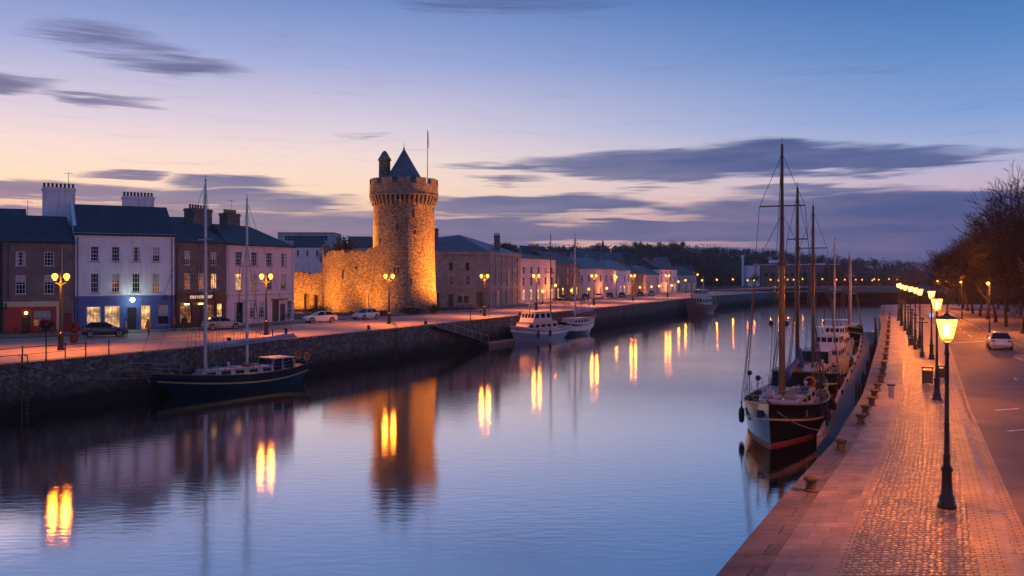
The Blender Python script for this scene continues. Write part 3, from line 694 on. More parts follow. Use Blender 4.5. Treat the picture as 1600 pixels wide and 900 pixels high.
for i in range(5):
    a, b = i*.09, (i+1)*.09
    q.face([(.05+.12*math.sin(a*9),a*.6,9.9-a),(.05+.12*math.sin(b*9),b*.6,9.9-b),(.08+.1*math.sin(b*11),b*.6,7.4-b*.3),(.08+.1*math.sin(a*11),a*.6,7.4-a*.3)])
q.build('flag', M['canvas'], FP)
# bastion (curved curtain wall)
BW = thing('castle_bastion', 'low curved castle bastion wall glowing amber, left of the tall round tower', 'castle wall', (0,0,0))
L0, L1 = Vector((-34.4,162.5)), Vector((-19.0,146.6))
def arc(f, off=0.0):
    c = L0.lerp(L1, f); d = (L1-L0).normalized(); nrm = Vector((-abs(d.y), -abs(d.x)))
    bul = 4.6*math.sin(PI*min(1, max(0, f)))
    p = c+nrm*(bul-off); return p
N = 48; q = MB(); tops = []
rr_ = random.Random(3)
for i in range(N+1):
    f = i/N; h = 10.2+rr_.uniform(-.45,.35)
    if f < .14: h = 11.5+rr_.uniform(-.4,.4)
    if .30 < f < .35: h = 9.4
    if f > .80: h = 10.3+rr_.uniform(-.1,.5)
    tops.append(h)
DO = (.845,.885)
for i in range(N):
    f0, f1 = i/N, (i+1)/N; a, b = arc(f0), arc(f1); ai, bi = arc(f0,1.4), arc(f1,1.4); h0 = h1 = (tops[i]+tops[i+1])/2
    if i and abs(tops[i]-tops[i-1]) < .7 and abs(tops[i+1]-tops[i]) < .7: h0, h1 = tops[i], tops[i+1]
    zs = [-.1,1.2,3.2,5.5,8]
    for k, z0 in enumerate(zs):
        z1a = zs[k+1] if k+1 < len(zs) else h0; z1b = zs[k+1] if k+1 < len(zs) else h1
        if DO[0] <= (f0+f1)/2 <= DO[1] and z0 < 3.0: continue
        q.face([(a.x,a.y,z0),(b.x,b.y,z0),(b.x,b.y,z1b),(a.x,a.y,z1a)])
    q.face([(ai.x,ai.y,4),(ai.x,ai.y,h0),(bi.x,bi.y,h1),(bi.x,bi.y,4)]); q.face([(a.x,a.y,h0),(b.x,b.y,h1),(bi.x,bi.y,h1),(ai.x,ai.y,h0)])
    q.face([(a.x,a.y,7),(ai.x,ai.y,7),(ai.x,ai.y,h0),(a.x,a.y,h0)]); q.face([(b.x,b.y,7),(bi.x,bi.y,7),(bi.x,bi.y,h1),(b.x,b.y,h1)])
q.build('wall', M['castle'], BW)
fm_ = (DO[0]+DO[1])/2; pc = arc(fm_); dd = (arc(fm_+.02)-arc(fm_-.02)).normalized()
Dr = Matrix.Translation((pc.x, pc.y, 0)) @ Matrix.Rotation(math.atan2(dd.y, dd.x), 4, 'Z')
q = MB(); hw = 1.25; pts = [(-hw,0),(hw,0),(hw,2.6)]+[(hw*math.cos(a), 2.6+2.3*math.sin(a)**.8) for a in (R(25),R(50),R(72),R(90),R(108),R(130),R(155))]+[(-hw,2.6)]
q.face([Dr @ Vector((x,.25,z)) for x, z in pts]); dp = q.build('doorway', M['dark_wood'], BW)
q = MB(); out_ = [(x*1.32, z*1.07+.0) for x, z in pts]
for (a, b), (c, d) in zip(list(zip(pts, out_))[2:], list(zip(pts, out_))[3:]+[(pts[-1], out_[-1])]):
    q.face([Dr @ Vector((a[0],-.18,a[1])), Dr @ Vector((c[0],-.18,c[1])), Dr @ Vector((d[0],-.18,d[1])), Dr @ Vector((b[0],-.18,b[1]))])
    q.face([Dr @ Vector((a[0],-.18,a[1])), Dr @ Vector((c[0],-.18,c[1])), Dr @ Vector((c[0],.3,c[1])), Dr @ Vector((a[0],.3,a[1]))])
    q.face([Dr @ Vector((b[0],-.18,b[1])), Dr @ Vector((d[0],-.18,d[1])), Dr @ Vector((d[0],.1,d[1])), Dr @ Vector((b[0],.1,b[1]))])
for s in (-1, 1): q.box(min(s*hw*1.32,s*hw), max(s*hw*1.32,s*hw), -.18,.3, 0, 2.6, 0, Dr)
q.build('door_arch', M['castletop'], dp)
def wallhole(parent, f, z, wd, h, name='arrow_slit'):
    c = arc(f); d = (arc(f+.02)-arc(f-.02)).normalized(); Mx = Matrix.Translation((c.x,c.y,z)) @ Matrix.Rotation(math.atan2(d.y,d.x),4,'Z')
    q = MB(); q.box(-wd/2,wd/2,-.05,.4,0,h,0,Mx); s = q.build(name, M['black_paint'], parent)
    q = MB(); q.box(-wd/2-.15,wd/2+.15,-.1,.3,h+.002,h+.28,0,Mx); q.build('lintel', M['castletop'], s)
for f, z, wd, h in ((.1,7.0,.6,.6),(.24,7.6,.5,.5),(.24,0,1.1,2.6),(.6,5.6,.35,1.6),(.72,7.2,.4,.5)): wallhole(BW, f, z, wd, h)
# low lit wall between the pink house and the bastion
LW = thing('castle_low_wall', 'low floodlit castle wall between the pink house and the bastion', 'castle wall')
a, b = Vector((-40.6,165)), Vector((-33.9,163)); d = b-a; Mx = Matrix.Translation((a.x,a.y,0)) @ Matrix.Rotation(math.atan2(d.y,d.x),4,'Z')
q = MB(); g2 = MB(); grid_facade(g2, d.length, -.1, 6.3, [(2.6,0,1.1,2.8),(4.7,0,1.1,2.6)], rev=.8); g2.box(0,d.length,.81,1.4,-.1,6.29)
xx = 0.0; rr_ = random.Random(5)
while xx < d.length-.1:
    st_ = min(rr_.uniform(.3,.9), d.length-xx); g2.box(xx, xx+st_-.004, 0.002,1.3,6.302,6.35+rr_.uniform(0,.5)); xx += st_
g2.v = [tuple(Mx @ Vector(v)) for v in g2.v]; g2.build('wall', M['castle'], LW)
for x, wd, h in ((2.6,1.1,2.8),(4.7,1.1,2.6)):
    q = MB(); q.box(x,x+wd,.6,.7,0,h,0,Mx); q.build('doorway', M['dark_wood'], LW)
# floodlights
def flood(loc, aim, energy, size=70, blend=.7, lab=''):
    loc = Vector(loc); aim = Vector(aim); d = aim-loc
    r = thing('floodlight', lab, 'floodlight', loc, math.atan2(d.y, d.x))
    pit = math.atan2(d.z, Vector((d.x,d.y)).length); Mx = Matrix.Translation((0,0,.35)) @ Matrix.Rotation(-pit, 4, 'Y')
    q = MB(); q.box(-.18,.1,-.2,.2,-.15,.15,0,Mx); q.build('housing', M['iron'], r)
    q = MB(); q.face([Mx @ Vector((.104,y,z)) for y, z in ((-.17,-.12),(.17,-.12),(.17,.12),(-.17,.12))]); q.build('lamp_face', M['flood'], r)
    q = MB(); q.box(-.1,.1,-.24,-.203,-.02,.4); q.box(-.1,.1,.203,.24,-.02,.4); q.build('bracket', M['iron'], r)
    l = bpy.data.lights.new('floodlight_beam', 'SPOT'); l.energy = energy; l.color = (1,.29,.02); l.spot_size = R(size); l.spot_blend = blend; l.shadow_soft_size = .15
    o = bpy.data.objects.new('floodlight_beam', l); col.objects.link(o); o.parent = r
    o.matrix_local = Mx @ Matrix.Translation((.2,0,0)) @ Matrix.Rotation(R(-90),4,'Y') 
    return r
flood((-5.2,147.6,0), (-13.2,148.6,11.5), 62000, 105, 1, 'small ground floodlight at the right foot of the castle tower')
flood((-27.6,152.6,8.6), (-22.4,149.6,15.5), 24000, 120, 1, 'small floodlight behind the bastion wall, aimed up the tower')
flood((-36.6,146.0,0), (-31.6,152.0,6.5), 20000, 130, 1, 'small ground floodlight at the left corner of the bastion')
flood((-40.5,159.6,0), (-38.0,164.5,4), 7000, 125, 1, 'small ground floodlight in front of the low castle wall')
flood((-25.6,143.0,0), (-21.5,146.5,6), 7000, 125, 1, 'small ground floodlight beside the arched castle doorway')
# --- big stone building right of the tower
SB = thing('customs_house', 'large grey stone building with a hipped slate roof right of the castle tower', 'building', (-4.6,173.6,0))
Ls, Rs = (-17.5,172.0), (1.67,195.0)
dl = Vector(Ls)-Vector((-4.6,173.6)); dr_ = Vector(Rs)-Vector((-4.6,173.6))
WL, WR = dl.length, dr_.length; aL, aR = math.atan2(-dl.y, -dl.x), math.atan2(dr_.y, dr_.x)
ML = Matrix.Rotation(aL, 4, 'Z') @ Matrix.Translation((-WL,0,0)); MR = Matrix.Rotation(aR, 4, 'Z')
def xf(mb, Mx): mb.v = [tuple(Mx @ Vector(v)) for v in mb.v]; return mb
lw = [(WL-11.4,7.1,.75,1.5),(WL-7.6,7.1,.75,1.5),(WL-4.4,7.1,.75,1.5),(WL-11.4,4.2,.9,2.0,1),(WL-7.6,4.2,.9,2.0,1),(WL-4.4,4.2,.9,2.0,1),(WL-10.9,.1,1.4,2.6),(WL-7.7,.1,.9,2.4),(WL-5.9,.9,.8,1.3),(WL-4.7,.9,.9,1.3),(WL-2.4,.1,1.3,2.9)]
rw = [(2.3+i*3.9,z,1.1,h) for i in range(6) for z, h in ((.5,2.6),(4.6,2.3),(7.5,1.9))]
mb = MB(); grid_facade(mb, WL, 0, 10.5, [h[:4] for h in lw]); xf(mb, ML)
m2 = MB(); grid_facade(m2, WR, 0, 10.5, rw); xf(m2, MR)
n0 = len(mb.v); mb.v += m2.v; mb.f += [tuple(i+n0 for i in f) for f in m2.f]; mb.m += m2.m
mb.build('wall', M['ashlar'], SB)
for i in range(6):
    for x_a, x_b, y_a, z_a, z_b in ((.6,1.25,-.22,0,3.4),(.65,1.2,-.2,4.0,10.0)): q = MB(); q.box(x_a+i*3.9,x_b+i*3.9,y_a,-.004,z_a,z_b); xf(q, MR); q.build('pilaster', M['ashlar'], SB)
for Mx, W_ in ((ML, WL), (MR, WR)):
    q = MB(); q.box(0 if Mx is MR else -.2, W_+.3,-.4,-.005,10.2,10.75); q.box(0 if Mx is MR else -.2,W_+.3,-.2,-.006,3.5,3.85); xf(q, Mx); q.build('cornice', M['ashlar'], SB)
for h in lw:
    if h[1] > .5 and h[3] < 2.5:
        o = window(SB, 0,0,h[2],h[3],'lit_warm' if False else 'glass','white' if len(h) > 4 else 'dark_wood',4,3,sill=False); o.matrix_local = ML @ Matrix.Translation((h[0],.15,h[1]))
    else:
        o = door(SB,0,0,h[2],h[3],'black_paint'); o.matrix_local = ML @ Matrix.Translation((h[0],.14,h[1]))
for i, h in enumerate(rw):
    o = window(SB,0,0,h[2],h[3],'lit_dim' if i%7 == 3 else 'glass_far','white',4,2,sill=False); o.matrix_local = MR @ Matrix.Translation((h[0],.15,h[1]))
# hipped roof over the corner plan
c0, cL, cR = Vector((0,0)), Vector((dl.x,dl.y)), Vector((dr_.x,dr_.y)); nL = Vector((-math.sin(aL),math.cos(aL))); nR = Vector((-math.sin(aR),math.cos(aR)))
q = MB(); Z = 10.76; ov = .35
A0 = cL-nL*ov; C0 = c0+Vector((.25,-.55)); B0 = cR-nR*ov; bk = cR+nR*12; bl = cL+nL*14; pk = Vector((-6.0,7.5)); pk2 = Vector((-3.2,14.5)); pl = cL+nL*7
V3 = lambda p, z: (p.x, p.y, z)
q.face([V3(A0,Z),V3(C0,Z),V3(pk,Z+3.6),V3(pl,Z+2.6)]); q.face([V3(C0,Z),V3(B0,Z),V3(pk2,Z+3.0),V3(pk,Z+3.6)])
q.face([V3(B0,Z),V3(bk,Z),V3(pk2,Z+3.0)]); q.face([V3(bk,Z),V3(bl,Z),V3(pl,Z+2.6),V3(pk,Z+3.6),V3(pk2,Z+3.0)]); q.face([V3(A0,Z),V3(pl,Z+2.6),V3(bl,Z)])
q.build('roof', M['slate_light'], SB)
chimney(SB, -11.0, 3.0, 2.1, 1.6, 10.8, 15.4, 'darkstone', 0); chimney(SB, 1.5, 11.5, 1.2, 1.2, 11.5, 14.4, 'darkstone', 3)
# --- terrace going into the distance
px = [(812,474.3),(868,470),(905,466.5),(960,463),(985,460.8),(1006,459.2),(1030,457.8),(1058,456.4),(1088,455.2)]
ev = [404.5,413,420,422,427,429,421,430]
wallm = ['render_pink','brick','render_pink','render_white','darkstone','render_grey','render_white','render_grey']
labs = ['flat fronted pink building just right of the large stone building','brown brick building with an amber lit ground floor','narrow pale terrace house with a light slate roof','white fronted house with dark windows and a low slate roof',
        'small dark stone house among the far terrace','grey rendered house well down the far terrace','tall white house with bright lower windows far down the quay','last small grey house at the end of the terrace']
for i in range(8):
    a, b = Gp(*px[i]), Gp(*px[i+1]); a = a.lerp(b, .01); W = (b-a).length; H = Zat(ev[i], (a.y+b.y)/2)
    n = max(3, int(W/4.2)); ws = []
    fl = 3 if H > 8 else 2
    for k in range(fl):
        z = [.6,3.9,6.6][k] if fl == 3 else [.6,H*.55][k]; hh = [2.4,1.9,1.5][k]
        ws += rowwins(W, n, z, 1.3, min(hh, H-z-.6), ('lit_warm' if i in (0,1,3,6) else 'lit_dim') if k == 0 else 'glass', m=1.6, rows=2, cols=1)
    ws = [(*q_[:4], (q_[4] if rnd.random() < .75 else 'lit_dim' if q_[1] > 3 else 'glass'), *q_[5:]) for q_ in ws]
    ws = [(*q_[:4], 'glass_far' if q_[4] == 'glass' else q_[4], *q_[5:]) for q_ in ws]
    r, W = house('terrace_house', labs[i], a, b, 11, H, 1.2 if i == 0 else 3.0, wallm[i], ws, roof='slate_light' if i in (2,3,5) else 'slate', group='terrace houses along the far quay', hip=2.5 if i == 0 else 0)
    if i: chimney(r, .8, 5.5, 1.2, 1.8, H+1, H+4.3, 'darkstone', 4, 'y')
# --- houses on the slope behind, each simple
def hill_house(lab, px, py_base, Y, wpx, eave_py, roof_rise, wall, roof='slate', D=9, n=3, flat=False, cat='house', rz=.25):
    x = Xat(px, Y); z0 = Zat(py_base, Y); H = Zat(eave_py, Y)-z0; W = wpx*Y/F
    a = (x, Y); b = (x+W*math.cos(rz), Y+W*math.sin(rz))
    ws = rowwins(W, n, H-2.0, W*.09, 1.3, 'glass' if flat or rnd.random() < .7 else 'lit_dim', m=W*.12, rows=2, cols=2)
    r, _ = house('flat_roofed_block' if flat else 'hillside_house', lab, a, b, D, H, .02 if flat else roof_rise, wall, ws, roof=roof, cat=cat, z=z0, front_trim=False)
    return r
r = hill_house('long flat roofed modern block on the rise behind the pink house', 434, 425, 235, 88, 364, 0, 'render_grey', D=12, n=9, flat=True, cat='building', rz=.05)
r = hill_house('white house on the rise directly left of the castle bastion', 458, 430, 205, 44, 386, 2.2, 'render_white', rz=.1)
hill_house('grey roofed house half hidden behind the dark tree and castle', 545, 425, 215, 38, 386, 2.6, 'render_grey', rz=.2)
hill_house('dark slate roof behind the white house and its chimney', 243, 425, 150, 60, 356, 2.0, 'darkstone', rz=.3)
hill_house('dark roofed house behind the brick pub at the far left', -10, 425, 150, 40, 352, 3.0, 'darkstone', rz=.4)
hill_house('grey house with a long slate roof behind the terrace', 900, 440, 330, 48, 412, 4.5, 'render_grey', 'slate_light', n=4, rz=.3)
hill_house('pale house with a long pale roof below the wooded hill', 955, 440, 400, 40, 411, 4.5, 'render_white', 'slate_light', n=4, rz=.3)
hill_house('small pale gabled house on the slope above the tall white terrace house', 1028, 438, 420, 22, 415, 4.0, 'render_white', 'slate_light', rz=.2)
hill_house('low grey house peeping out between the hill trees', 1062, 440, 430, 26, 424, 3.0, 'render_grey', rz=.2)
for lab_, px_, Y_, w_, ev_, rr_, wl_, rf_ in (('brown house with a dark roof rising behind the pink building', 822, 250, 40, 404, 3.5, 'darkstone', 'slate'),('pale gabled house rising behind the brown brick terrace building', 866, 290, 30, 408, 4.0, 'render_pink', 'slate'),
    ('tall grey house with a light roof behind the white terrace house', 925, 320, 34, 412, 4.0, 'render_grey', 'slate_light'),('dark house with a steep roof above the small stone terrace house', 978, 350, 26, 414, 4.5, 'darkstone', 'slate'),
    ('cream house on the slope between two dark roofs', 1000, 390, 22, 417, 3.5, 'render_cream', 'slate'),('small brown house just left of the church on the slope', 905, 400, 26, 402, 4, 'brick', 'slate_light'),('pale cottage right of the church among trees', 968, 430, 24, 407, 4, 'render_white', 'slate')):
    hill_house(lab_, px_, 440, Y_, w_, ev_, rr_, wl_, rf_, n=3, rz=.35)
# downpipes and aerials
for hh, xs_, H_, mt_ in ((WH,(.25,10.0),10.4,'iron'),(DH,(.2,),9.8,'iron'),(PH,(.3,12.8),9.7,'white'),(H0,(9.5,),9.9,'iron')):
    for x_ in xs_:
        q = MB(); q.tube([(x_,-.27,H_),(x_,-.14,H_-.5),(x_,-.14,.1)], .055, 6); q.build('downpipe', M[mt_], hh)
for hh, x_, y_, z_ in ((WH,-.2,6.3,16.2),(DH,1.4,7,13.9),(PH,7.9,6.2,14.4),(PUB,3.0,4.5,12.6)):
    q = MB(); q.tube([(x_,y_,z_),(x_,y_,z_+1.9)], .025, 4); q.tube([(x_-.5,y_,z_+1.7),(x_+.5,y_,z_+1.7)], .018, 4)
    for k_ in range(5): q.tube([(x_-.4+k_*.2,y_-.25,z_+1.7),(x_-.4+k_*.2,y_+.25,z_+1.7)], .012, 3)
    q.build('aerial', M['iron'], hh)
q = MB(); q.box(9.3,9.36,-.9,-.15,3.4,4.0); q.build('hanging_sign', M['dark_wood'], WH)
q = MB(); q.box(.2,.26,-.95,-.15,2.6,3.3); q.build('hanging_sign', M['dark_wood'], PUB)
# blinds and curtains behind some panes
BL = {}
rb_ = random.Random(19)
for hh in (WH, PH, DH, PUB, H0):
    for o in list(hh.children):
        if not o.name.startswith('window') or o.data.materials[0].name.startswith(('bright','warm')) or rb_.random() > .55: continue
        xs_ = [v.co.x for v in o.data.vertices]; zs_ = [v.co.z for v in o.data.vertices]; w_, h_ = max(xs_), max(zs_); k_ = rb_.choice((0,1,2)); key = (round(w_,2),round(h_,2),k_)
        if key not in BL:
            q = MB()
            if k_ == 0: q.face([(.05,-.012,h_*.62),(w_-.05,-.012,h_*.62),(w_-.05,-.012,h_-.05),(.05,-.012,h_-.05)])
            elif k_ == 1: q.face([(.05,-.012,h_*.4),(w_-.05,-.012,h_*.4),(w_-.05,-.012,h_-.05),(.05,-.012,h_-.05)])
            else:
                for x0_, x1_ in ((.05,w_*.27),(w_*.73,w_-.05)): q.face([(x0_,-.012,.05),(x1_,-.012,.05),(x1_,-.012,h_-.05),(x0_,-.012,h_-.05)])
            BL[key] = q.mesh('curtain' if k_ == 2 else 'blind', M['curtain'])
        put('curtain' if k_ == 2 else 'blind', BL[key], o)
# iron ladders down the left quay wall
for (x0_,y0_),(x1_,y1_),f_,lab_ in ((LE[3],LE[4],.15,'iron ladder down the left quay wall before the dark ketch'),(LE[6],LE[7],.2,'iron ladder down the left quay wall right of the dark ketch'),(LE[8],LE[9],.75,'iron ladder down the quay wall past the sailing boats')):
    p_ = Vector((x0_,y0_,0)).lerp(Vector((x1_,y1_,0)), f_); r = thing('quay_ladder', lab_, 'ladder', p_, math.atan2(y1_-y0_, x1_-x0_)); q = MB()
    for s_ in (-.22,.22): q.tube([(s_,.3,.5),(s_,-.1,.5),(s_,-.13,.2),(s_,-.13,-4.2)], .035, 5)
    q.build('side_rails', M['rust'], r); q = MB(); q.tube([(-.22,-.13,0),(.22,-.13,0)], .022, 4); rg_ = q.mesh('rung', M['rust'])
    for k_ in range(14): put('rung', rg_, r, (0,0,-.1-k_*.29))
# white hall with a mast, far across the river
HB = thing('white_hall', 'small white block with a thin tall column across the river', 'building', (Xat(1172,500), 505, 0))
q = MB(); q.box(0,6.8,0,7,0,Zat(415,505)); q.build('wall', M['render_white'], HB)
q = MB(); q.box(-3.2,-2.2,0,1,0,Zat(403,505)); q.lathe([(.9,Zat(403,505)),(1.0,Zat(401,505)),(.4,Zat(399.5,505))], 8, c=(-2.7,.5,0)); q.build('column', M['render_white'], HB)
q = MB(); q.box(1.0,5.8,-.12,-.01,3.5,4.8); q.build('window', M['glass'], HB)
LB = thing('long_building', 'long low building with a pale roof line across the river', 'building', (Xat(1190,515), 515, 0), .03)
q = MB(); q.box(0,36,0,12,0,Zat(414,515)); q.build('wall', M['darkstone'], LB)
q = MB(); q.box(-.8,36.8,-.8,12.8,Zat(414,515)+.005,Zat(412.5,515)+.35); q.build('roof', M['render_white'], LB)
q = MB(); 
for i in range(9): q.box(1.5+i*3.8,3.8+i*3.8,-.1,-.01,5.2,7.6)
q.build('window_band', M['glass'], LB)
q = MB(); q.box(7,11,3,9,Zat(412,515)+.4,Zat(406,515)); q.build('roof_lantern', M['render_white'], LB)
# church with spire on the skyline
CHU = thing('church', 'dark church with a domed spire on the wooded skyline', 'church', (Xat(942,560), 560, hz(Xat(942,560),560)))
z0 = CHU.location.z; tz = Zat(374,560)-z0
q = MB(); q.box(-4,4,-4,4,-3,tz-14); q.build('tower', M['darkstone'], CHU)
q = MB(); q.lathe([(4.6,tz-14),(4.4,tz-12),(3.6,tz-9.5),(2.2,tz-7.6),(1.5,tz-6.6),(1.3,tz-4.5),(1.0,tz-4),(.15,tz)], 12); q.build('spire', M['slate'], CHU, smooth='auto')
q = MB(); q.box(-4,18,-3.5,3.5,-4,tz-20); gable_roof(q, 18, 7, tz-20, 4, x0=2); q.build('nave', M['darkstone'], CHU)
# houses behind the trees on the right bank
for i, (yy, wd, H, wl, lab) in enumerate(((78,13,9.5,'render_cream','cream house behind the large bare tree at the right edge'),(94,14,8.5,'render_white','white house behind the tree trunks right of the parked car'),(112,15,9,'brick','brick house behind the roadside trees'),(131,16,8,'render_grey','grey house far back behind the roadside trees'),(152,18,8.5,'render_white','pale house at the far end of the tree lined road'))):
    x = RR(yy)+15.5; d = Vector((.42,.9)).normalized(); a = Vector((x,yy))+d*wd; b = Vector((x,yy))
    ws = rowwins(wd,4,.8,1.3,2.0,'lit_warm',m=1.3)+rowwins(wd,4,4.4,1.2,1.8,'glass',m=1.3)
    ws = [(*q_[:4], q_[4] if rnd.random() < .7 else 'lit_bright' if q_[1] < 2 else 'lit_dim', *q_[5:]) for q_ in ws]
    house('roadside_house', lab, a, b, 9, H, 3.0, wl, ws, group='houses behind the trees on the right')
# ------------------------------------------------------------------ street lamps
def victorian_lamp(loc, lab, energy, grp='lanterns along the cobbled promenade'):
    r = thing('street_lamp', lab, 'street lamp', loc, R(20), grp)
    q = MB(); q.lathe([(.24,0),(.24,.07),(.2,.12),(.19,.3),(.15,.36),(.135,.62),(.125,.95),(.15,1.0),(.15,1.06),(.1,1.12)], 16); q.build('base', M['iron'], r, smooth='auto')
    q = MB(); q.lathe([(.095,1.12),(.085,1.35),(.1,1.38),(.075,1.44),(.062,2.2),(.075,2.23),(.06,2.28),(.05,4.05),(.075,4.1),(.055,4.16),(.045,4.36),(.09,4.42),(.03,4.46)], 12); q.build('column', M['iron'], r, smooth='auto')
    q = MB(); q.lathe([(.155,4.52),(.27,5.02)], 4, ph=PI/4); q.f = q.f[:4]; q.m = q.m[:4]; lg = q.build('lantern_glass', M['lantern'], r)
    q = MB()
    for k in range(4):
        a = PI/4+k*PI/2; q.tube([(.158*math.cos(a),.158*math.sin(a),4.5),(.275*math.cos(a),.275*math.sin(a),5.04)], .013, 4)
        b = a+PI/2
        q.tube([(.158*math.cos(a),.158*math.sin(a),4.5),(.158*math.cos(b),.158*math.sin(b),4.5)], .014, 4); q.tube([(.275*math.cos(a),.275*math.sin(a),5.04),(.275*math.cos(b),.275*math.sin(b),5.04)], .018, 4)
        q.tube([(0,0,4.4),(.158*math.cos(a),.158*math.sin(a),4.5)], .012, 4)
    q.build('lantern_frame', M['iron'], r)
    q = MB(); q.lathe([(.285,5.05),(.17,5.1),(.08,5.13),(.06,5.17),(.02,5.19),(.025,5.22),(.005,5.25)], 4, ph=PI/4); q.build('lantern_cap', M['iron'], r)
    q = MB(); q.lathe([(.02,4.56),(.06,4.62),(.07,4.78),(.05,4.9),(.01,4.93)], 8); q.build('bulb', M['bulb'], r, smooth=True)
    point('lantern_light', r, (0,0,4.8), energy, AMB, .09)
    return r
RL = [(11.6,23.9),(21.1,44.5),(30.9,66.0),(34.6,76),(37.8,84),(40.9,92),(43.9,100),(47.8,110),(52.6,122),(58,134),(3.9,5.8)]
words_ = ['nearest and largest Victorian lantern lamp on the cobbled promenade','second Victorian lantern lamp, with a bin standing beside it','third Victorian lantern lamp, beyond the second one on the promenade']
for i, (x, y) in enumerate(RL):
    victorian_lamp((x,y,.0), words_[i] if i < 3 else 'lantern lamp at the near end of the row, beside the viewpoint' if y < 10 else 'distant glowing lantern in the closely spaced far line of promenade lamps', 7500 if i < 3 or y < 10 else 4500)
def twin_lamp(loc, lab, energy, rz=0.0, H=6.0, scale_=1.0):
    r = thing('twin_street_lamp', lab, 'street lamp', loc, rz, 'twin globe lamps along the left quay')
    q = MB(); q.lathe([(.3,0),(.3,.1),(.24,.2),(.22,1.3),(.26,1.38),(.14,1.5)], 12); q.build('base', M['iron'], r, smooth='auto')
    q = MB(); q.lathe([(.13,1.5),(.1,3),(.08,H-.6),(.12,H-.5),(.06,H-.35),(.05,H+.1),(.01,H+.35)], 10); q.build('column', M['iron'], r, smooth='auto')
    q = MB()
    for s in (-1,1): q.tube([(0,0,H-.75),(s*.2,0,H-.62),(s*.4,0,H-.55),(s*.46,0,H-.32)], .03, 6)
    q.tube([(-.46,0,H-.5),(.46,0,H-.5)], .022, 5); q.build('cross_arm', M['iron'], r)
    for s in (-1,1):
        q = MB(); q.ball((s*.46,0,H), .25, 14, 10); q.lathe([(.1,H-.34),(.16,H-.24)], 8, c=(s*.46,0,0)); g = q.build('globe', M['globe'], r, smooth=True); g.visible_shadow = True
        point('globe_light', r, (s*.52,-.40,H-.1), energy*.27, AMB, .2)
    l = bpy.data.lights.new('lamp_downlight', 'SPOT'); l.energy = energy*3.0; l.color = AMB; l.spot_size = R(140); l.spot_blend = .35; l.shadow_soft_size = .25
    o = bpy.data.objects.new('lamp_downlight', l); col.objects.link(o); o.parent = r; o.location = (0,-.5,H-.4)
    return r
TL = [((95,547),'twin globe lamp in front of the brown brick pub'),((416,523),'twin globe lamp in front of the pink house'),((608,506),'twin globe lamp in front of the arched castle doorway'),
      ((757,494),'twin globe lamp in front of the big grey stone building'),((838,484.6),'twin globe lamp behind the moored white motor cruiser'),((928,476.5),'twin globe lamp further along the quay, past the moored sailing boat'),((989,470),'small far twin globe lamp halfway along the terrace'),((1043,464.5),'small far twin globe lamp near the trawler')]
for (p_, lab) in TL:
    g = Gp(*p_); twin_lamp((g.x,g.y,0), lab, 1300 if g.y < 120 else 1500, R(8), 6.1)
def far_lamp(px, py, Y, energy=350, lab='small amber street lamp in the distance across the river', grp='far amber lamps across the river'):
    z = Zat(py, Y); r = thing('far_street_lamp', lab, 'street lamp', (Xat(px,Y), Y, 0), 0, grp)
    q = MB(); q.lathe([(.16,0),(.1,1),(.06,z-.25)], 6); q.build('post', M['iron'], r)
    q = MB(); q.ball((0,0,z), .33, 8, 6); q.build('globe', M['globe'], r, smooth=True)
    point('lamp_light', r, (0,-.5,z), energy, AMB, .25)
for px_, py_, Y_ in ((868,446,198),(963,433,250),(1071,438,285),(1090,429,300),(1097,438,305),(1120,437,335),(1145,436.5,365),(1168,438,398),(1178,438,405),(1204,437,430),(1216,438,440),(1231,437,445),(1240,437,450),(1254,436,455),(1285,436,465),(1307,437,470),(1320,437,472),(1337,437,476),(1347,437,478),(1363,438,482),(1366,436,486),(1373,437,490),(1389,436,500),(1402,437,510),(1060,440,280),(1030,447,270)):
    far_lamp(px_, py_, Y_+14, 600, lab='amber lamp close to the flat fronted pink building' if px_ == 868 else 'small amber street lamp in the distance across the river')
for px_, py_, Y_, lab in ((848,455,194,'low amber wall lamp on the flat fronted pink building'),(893,454,212,'low amber wall lamp on the brown brick terrace building'),(920,452,234,'low amber lamp at the narrow pale terrace house'),(948,450.5,252,'low amber lamp at the white terrace house'),(1000,449,284,'low amber lamp at the grey terrace house'),(1018,448,297,'low amber lamp left of the tall white terrace house'),(1050,446,318,'low amber lamp at the foot of the tall white terrace house')):
    far_lamp(px_, py_, Y_, 700, lab, 'low lamps along the terrace fronts')
def tall_lamp(x, y, z, lab):
    r = thing('roadside_lamp', lab, 'street lamp', (x,y,0), 0, 'roadside lamps among the right hand trees')
    q = MB(); q.lathe([(.12,0),(.08,1.2),(.05,z+.1)], 8); q.build('post', M['iron'], r)
    q = MB(); q.ball((-.25,-.2,z), .18, 10, 8); q.build('globe', M['globe'], r, smooth=True); q = MB(); q.tube([(0,0,z+.1),(-.25,-.2,z+.18)], .03, 5); q.build('bracket', M['iron'], r)
    point('lamp_light', r, (-.6,-.5,z-.1), 3600, AMB, .15)
for px_, py_, Y_, lab in ((1546,443,97,'amber roadside lamp on a thin post, just left of the large bare tree'),(1503,441,127,'amber roadside lamp between the dense trees'),(1480,440,155,'amber roadside lamp deep in the tree row'),(1466,439,181,'farthest amber roadside lamp at the end of the tree row')):
    tall_lamp(Xat(px_,Y_), Y_, Zat(py_,Y_), lab)
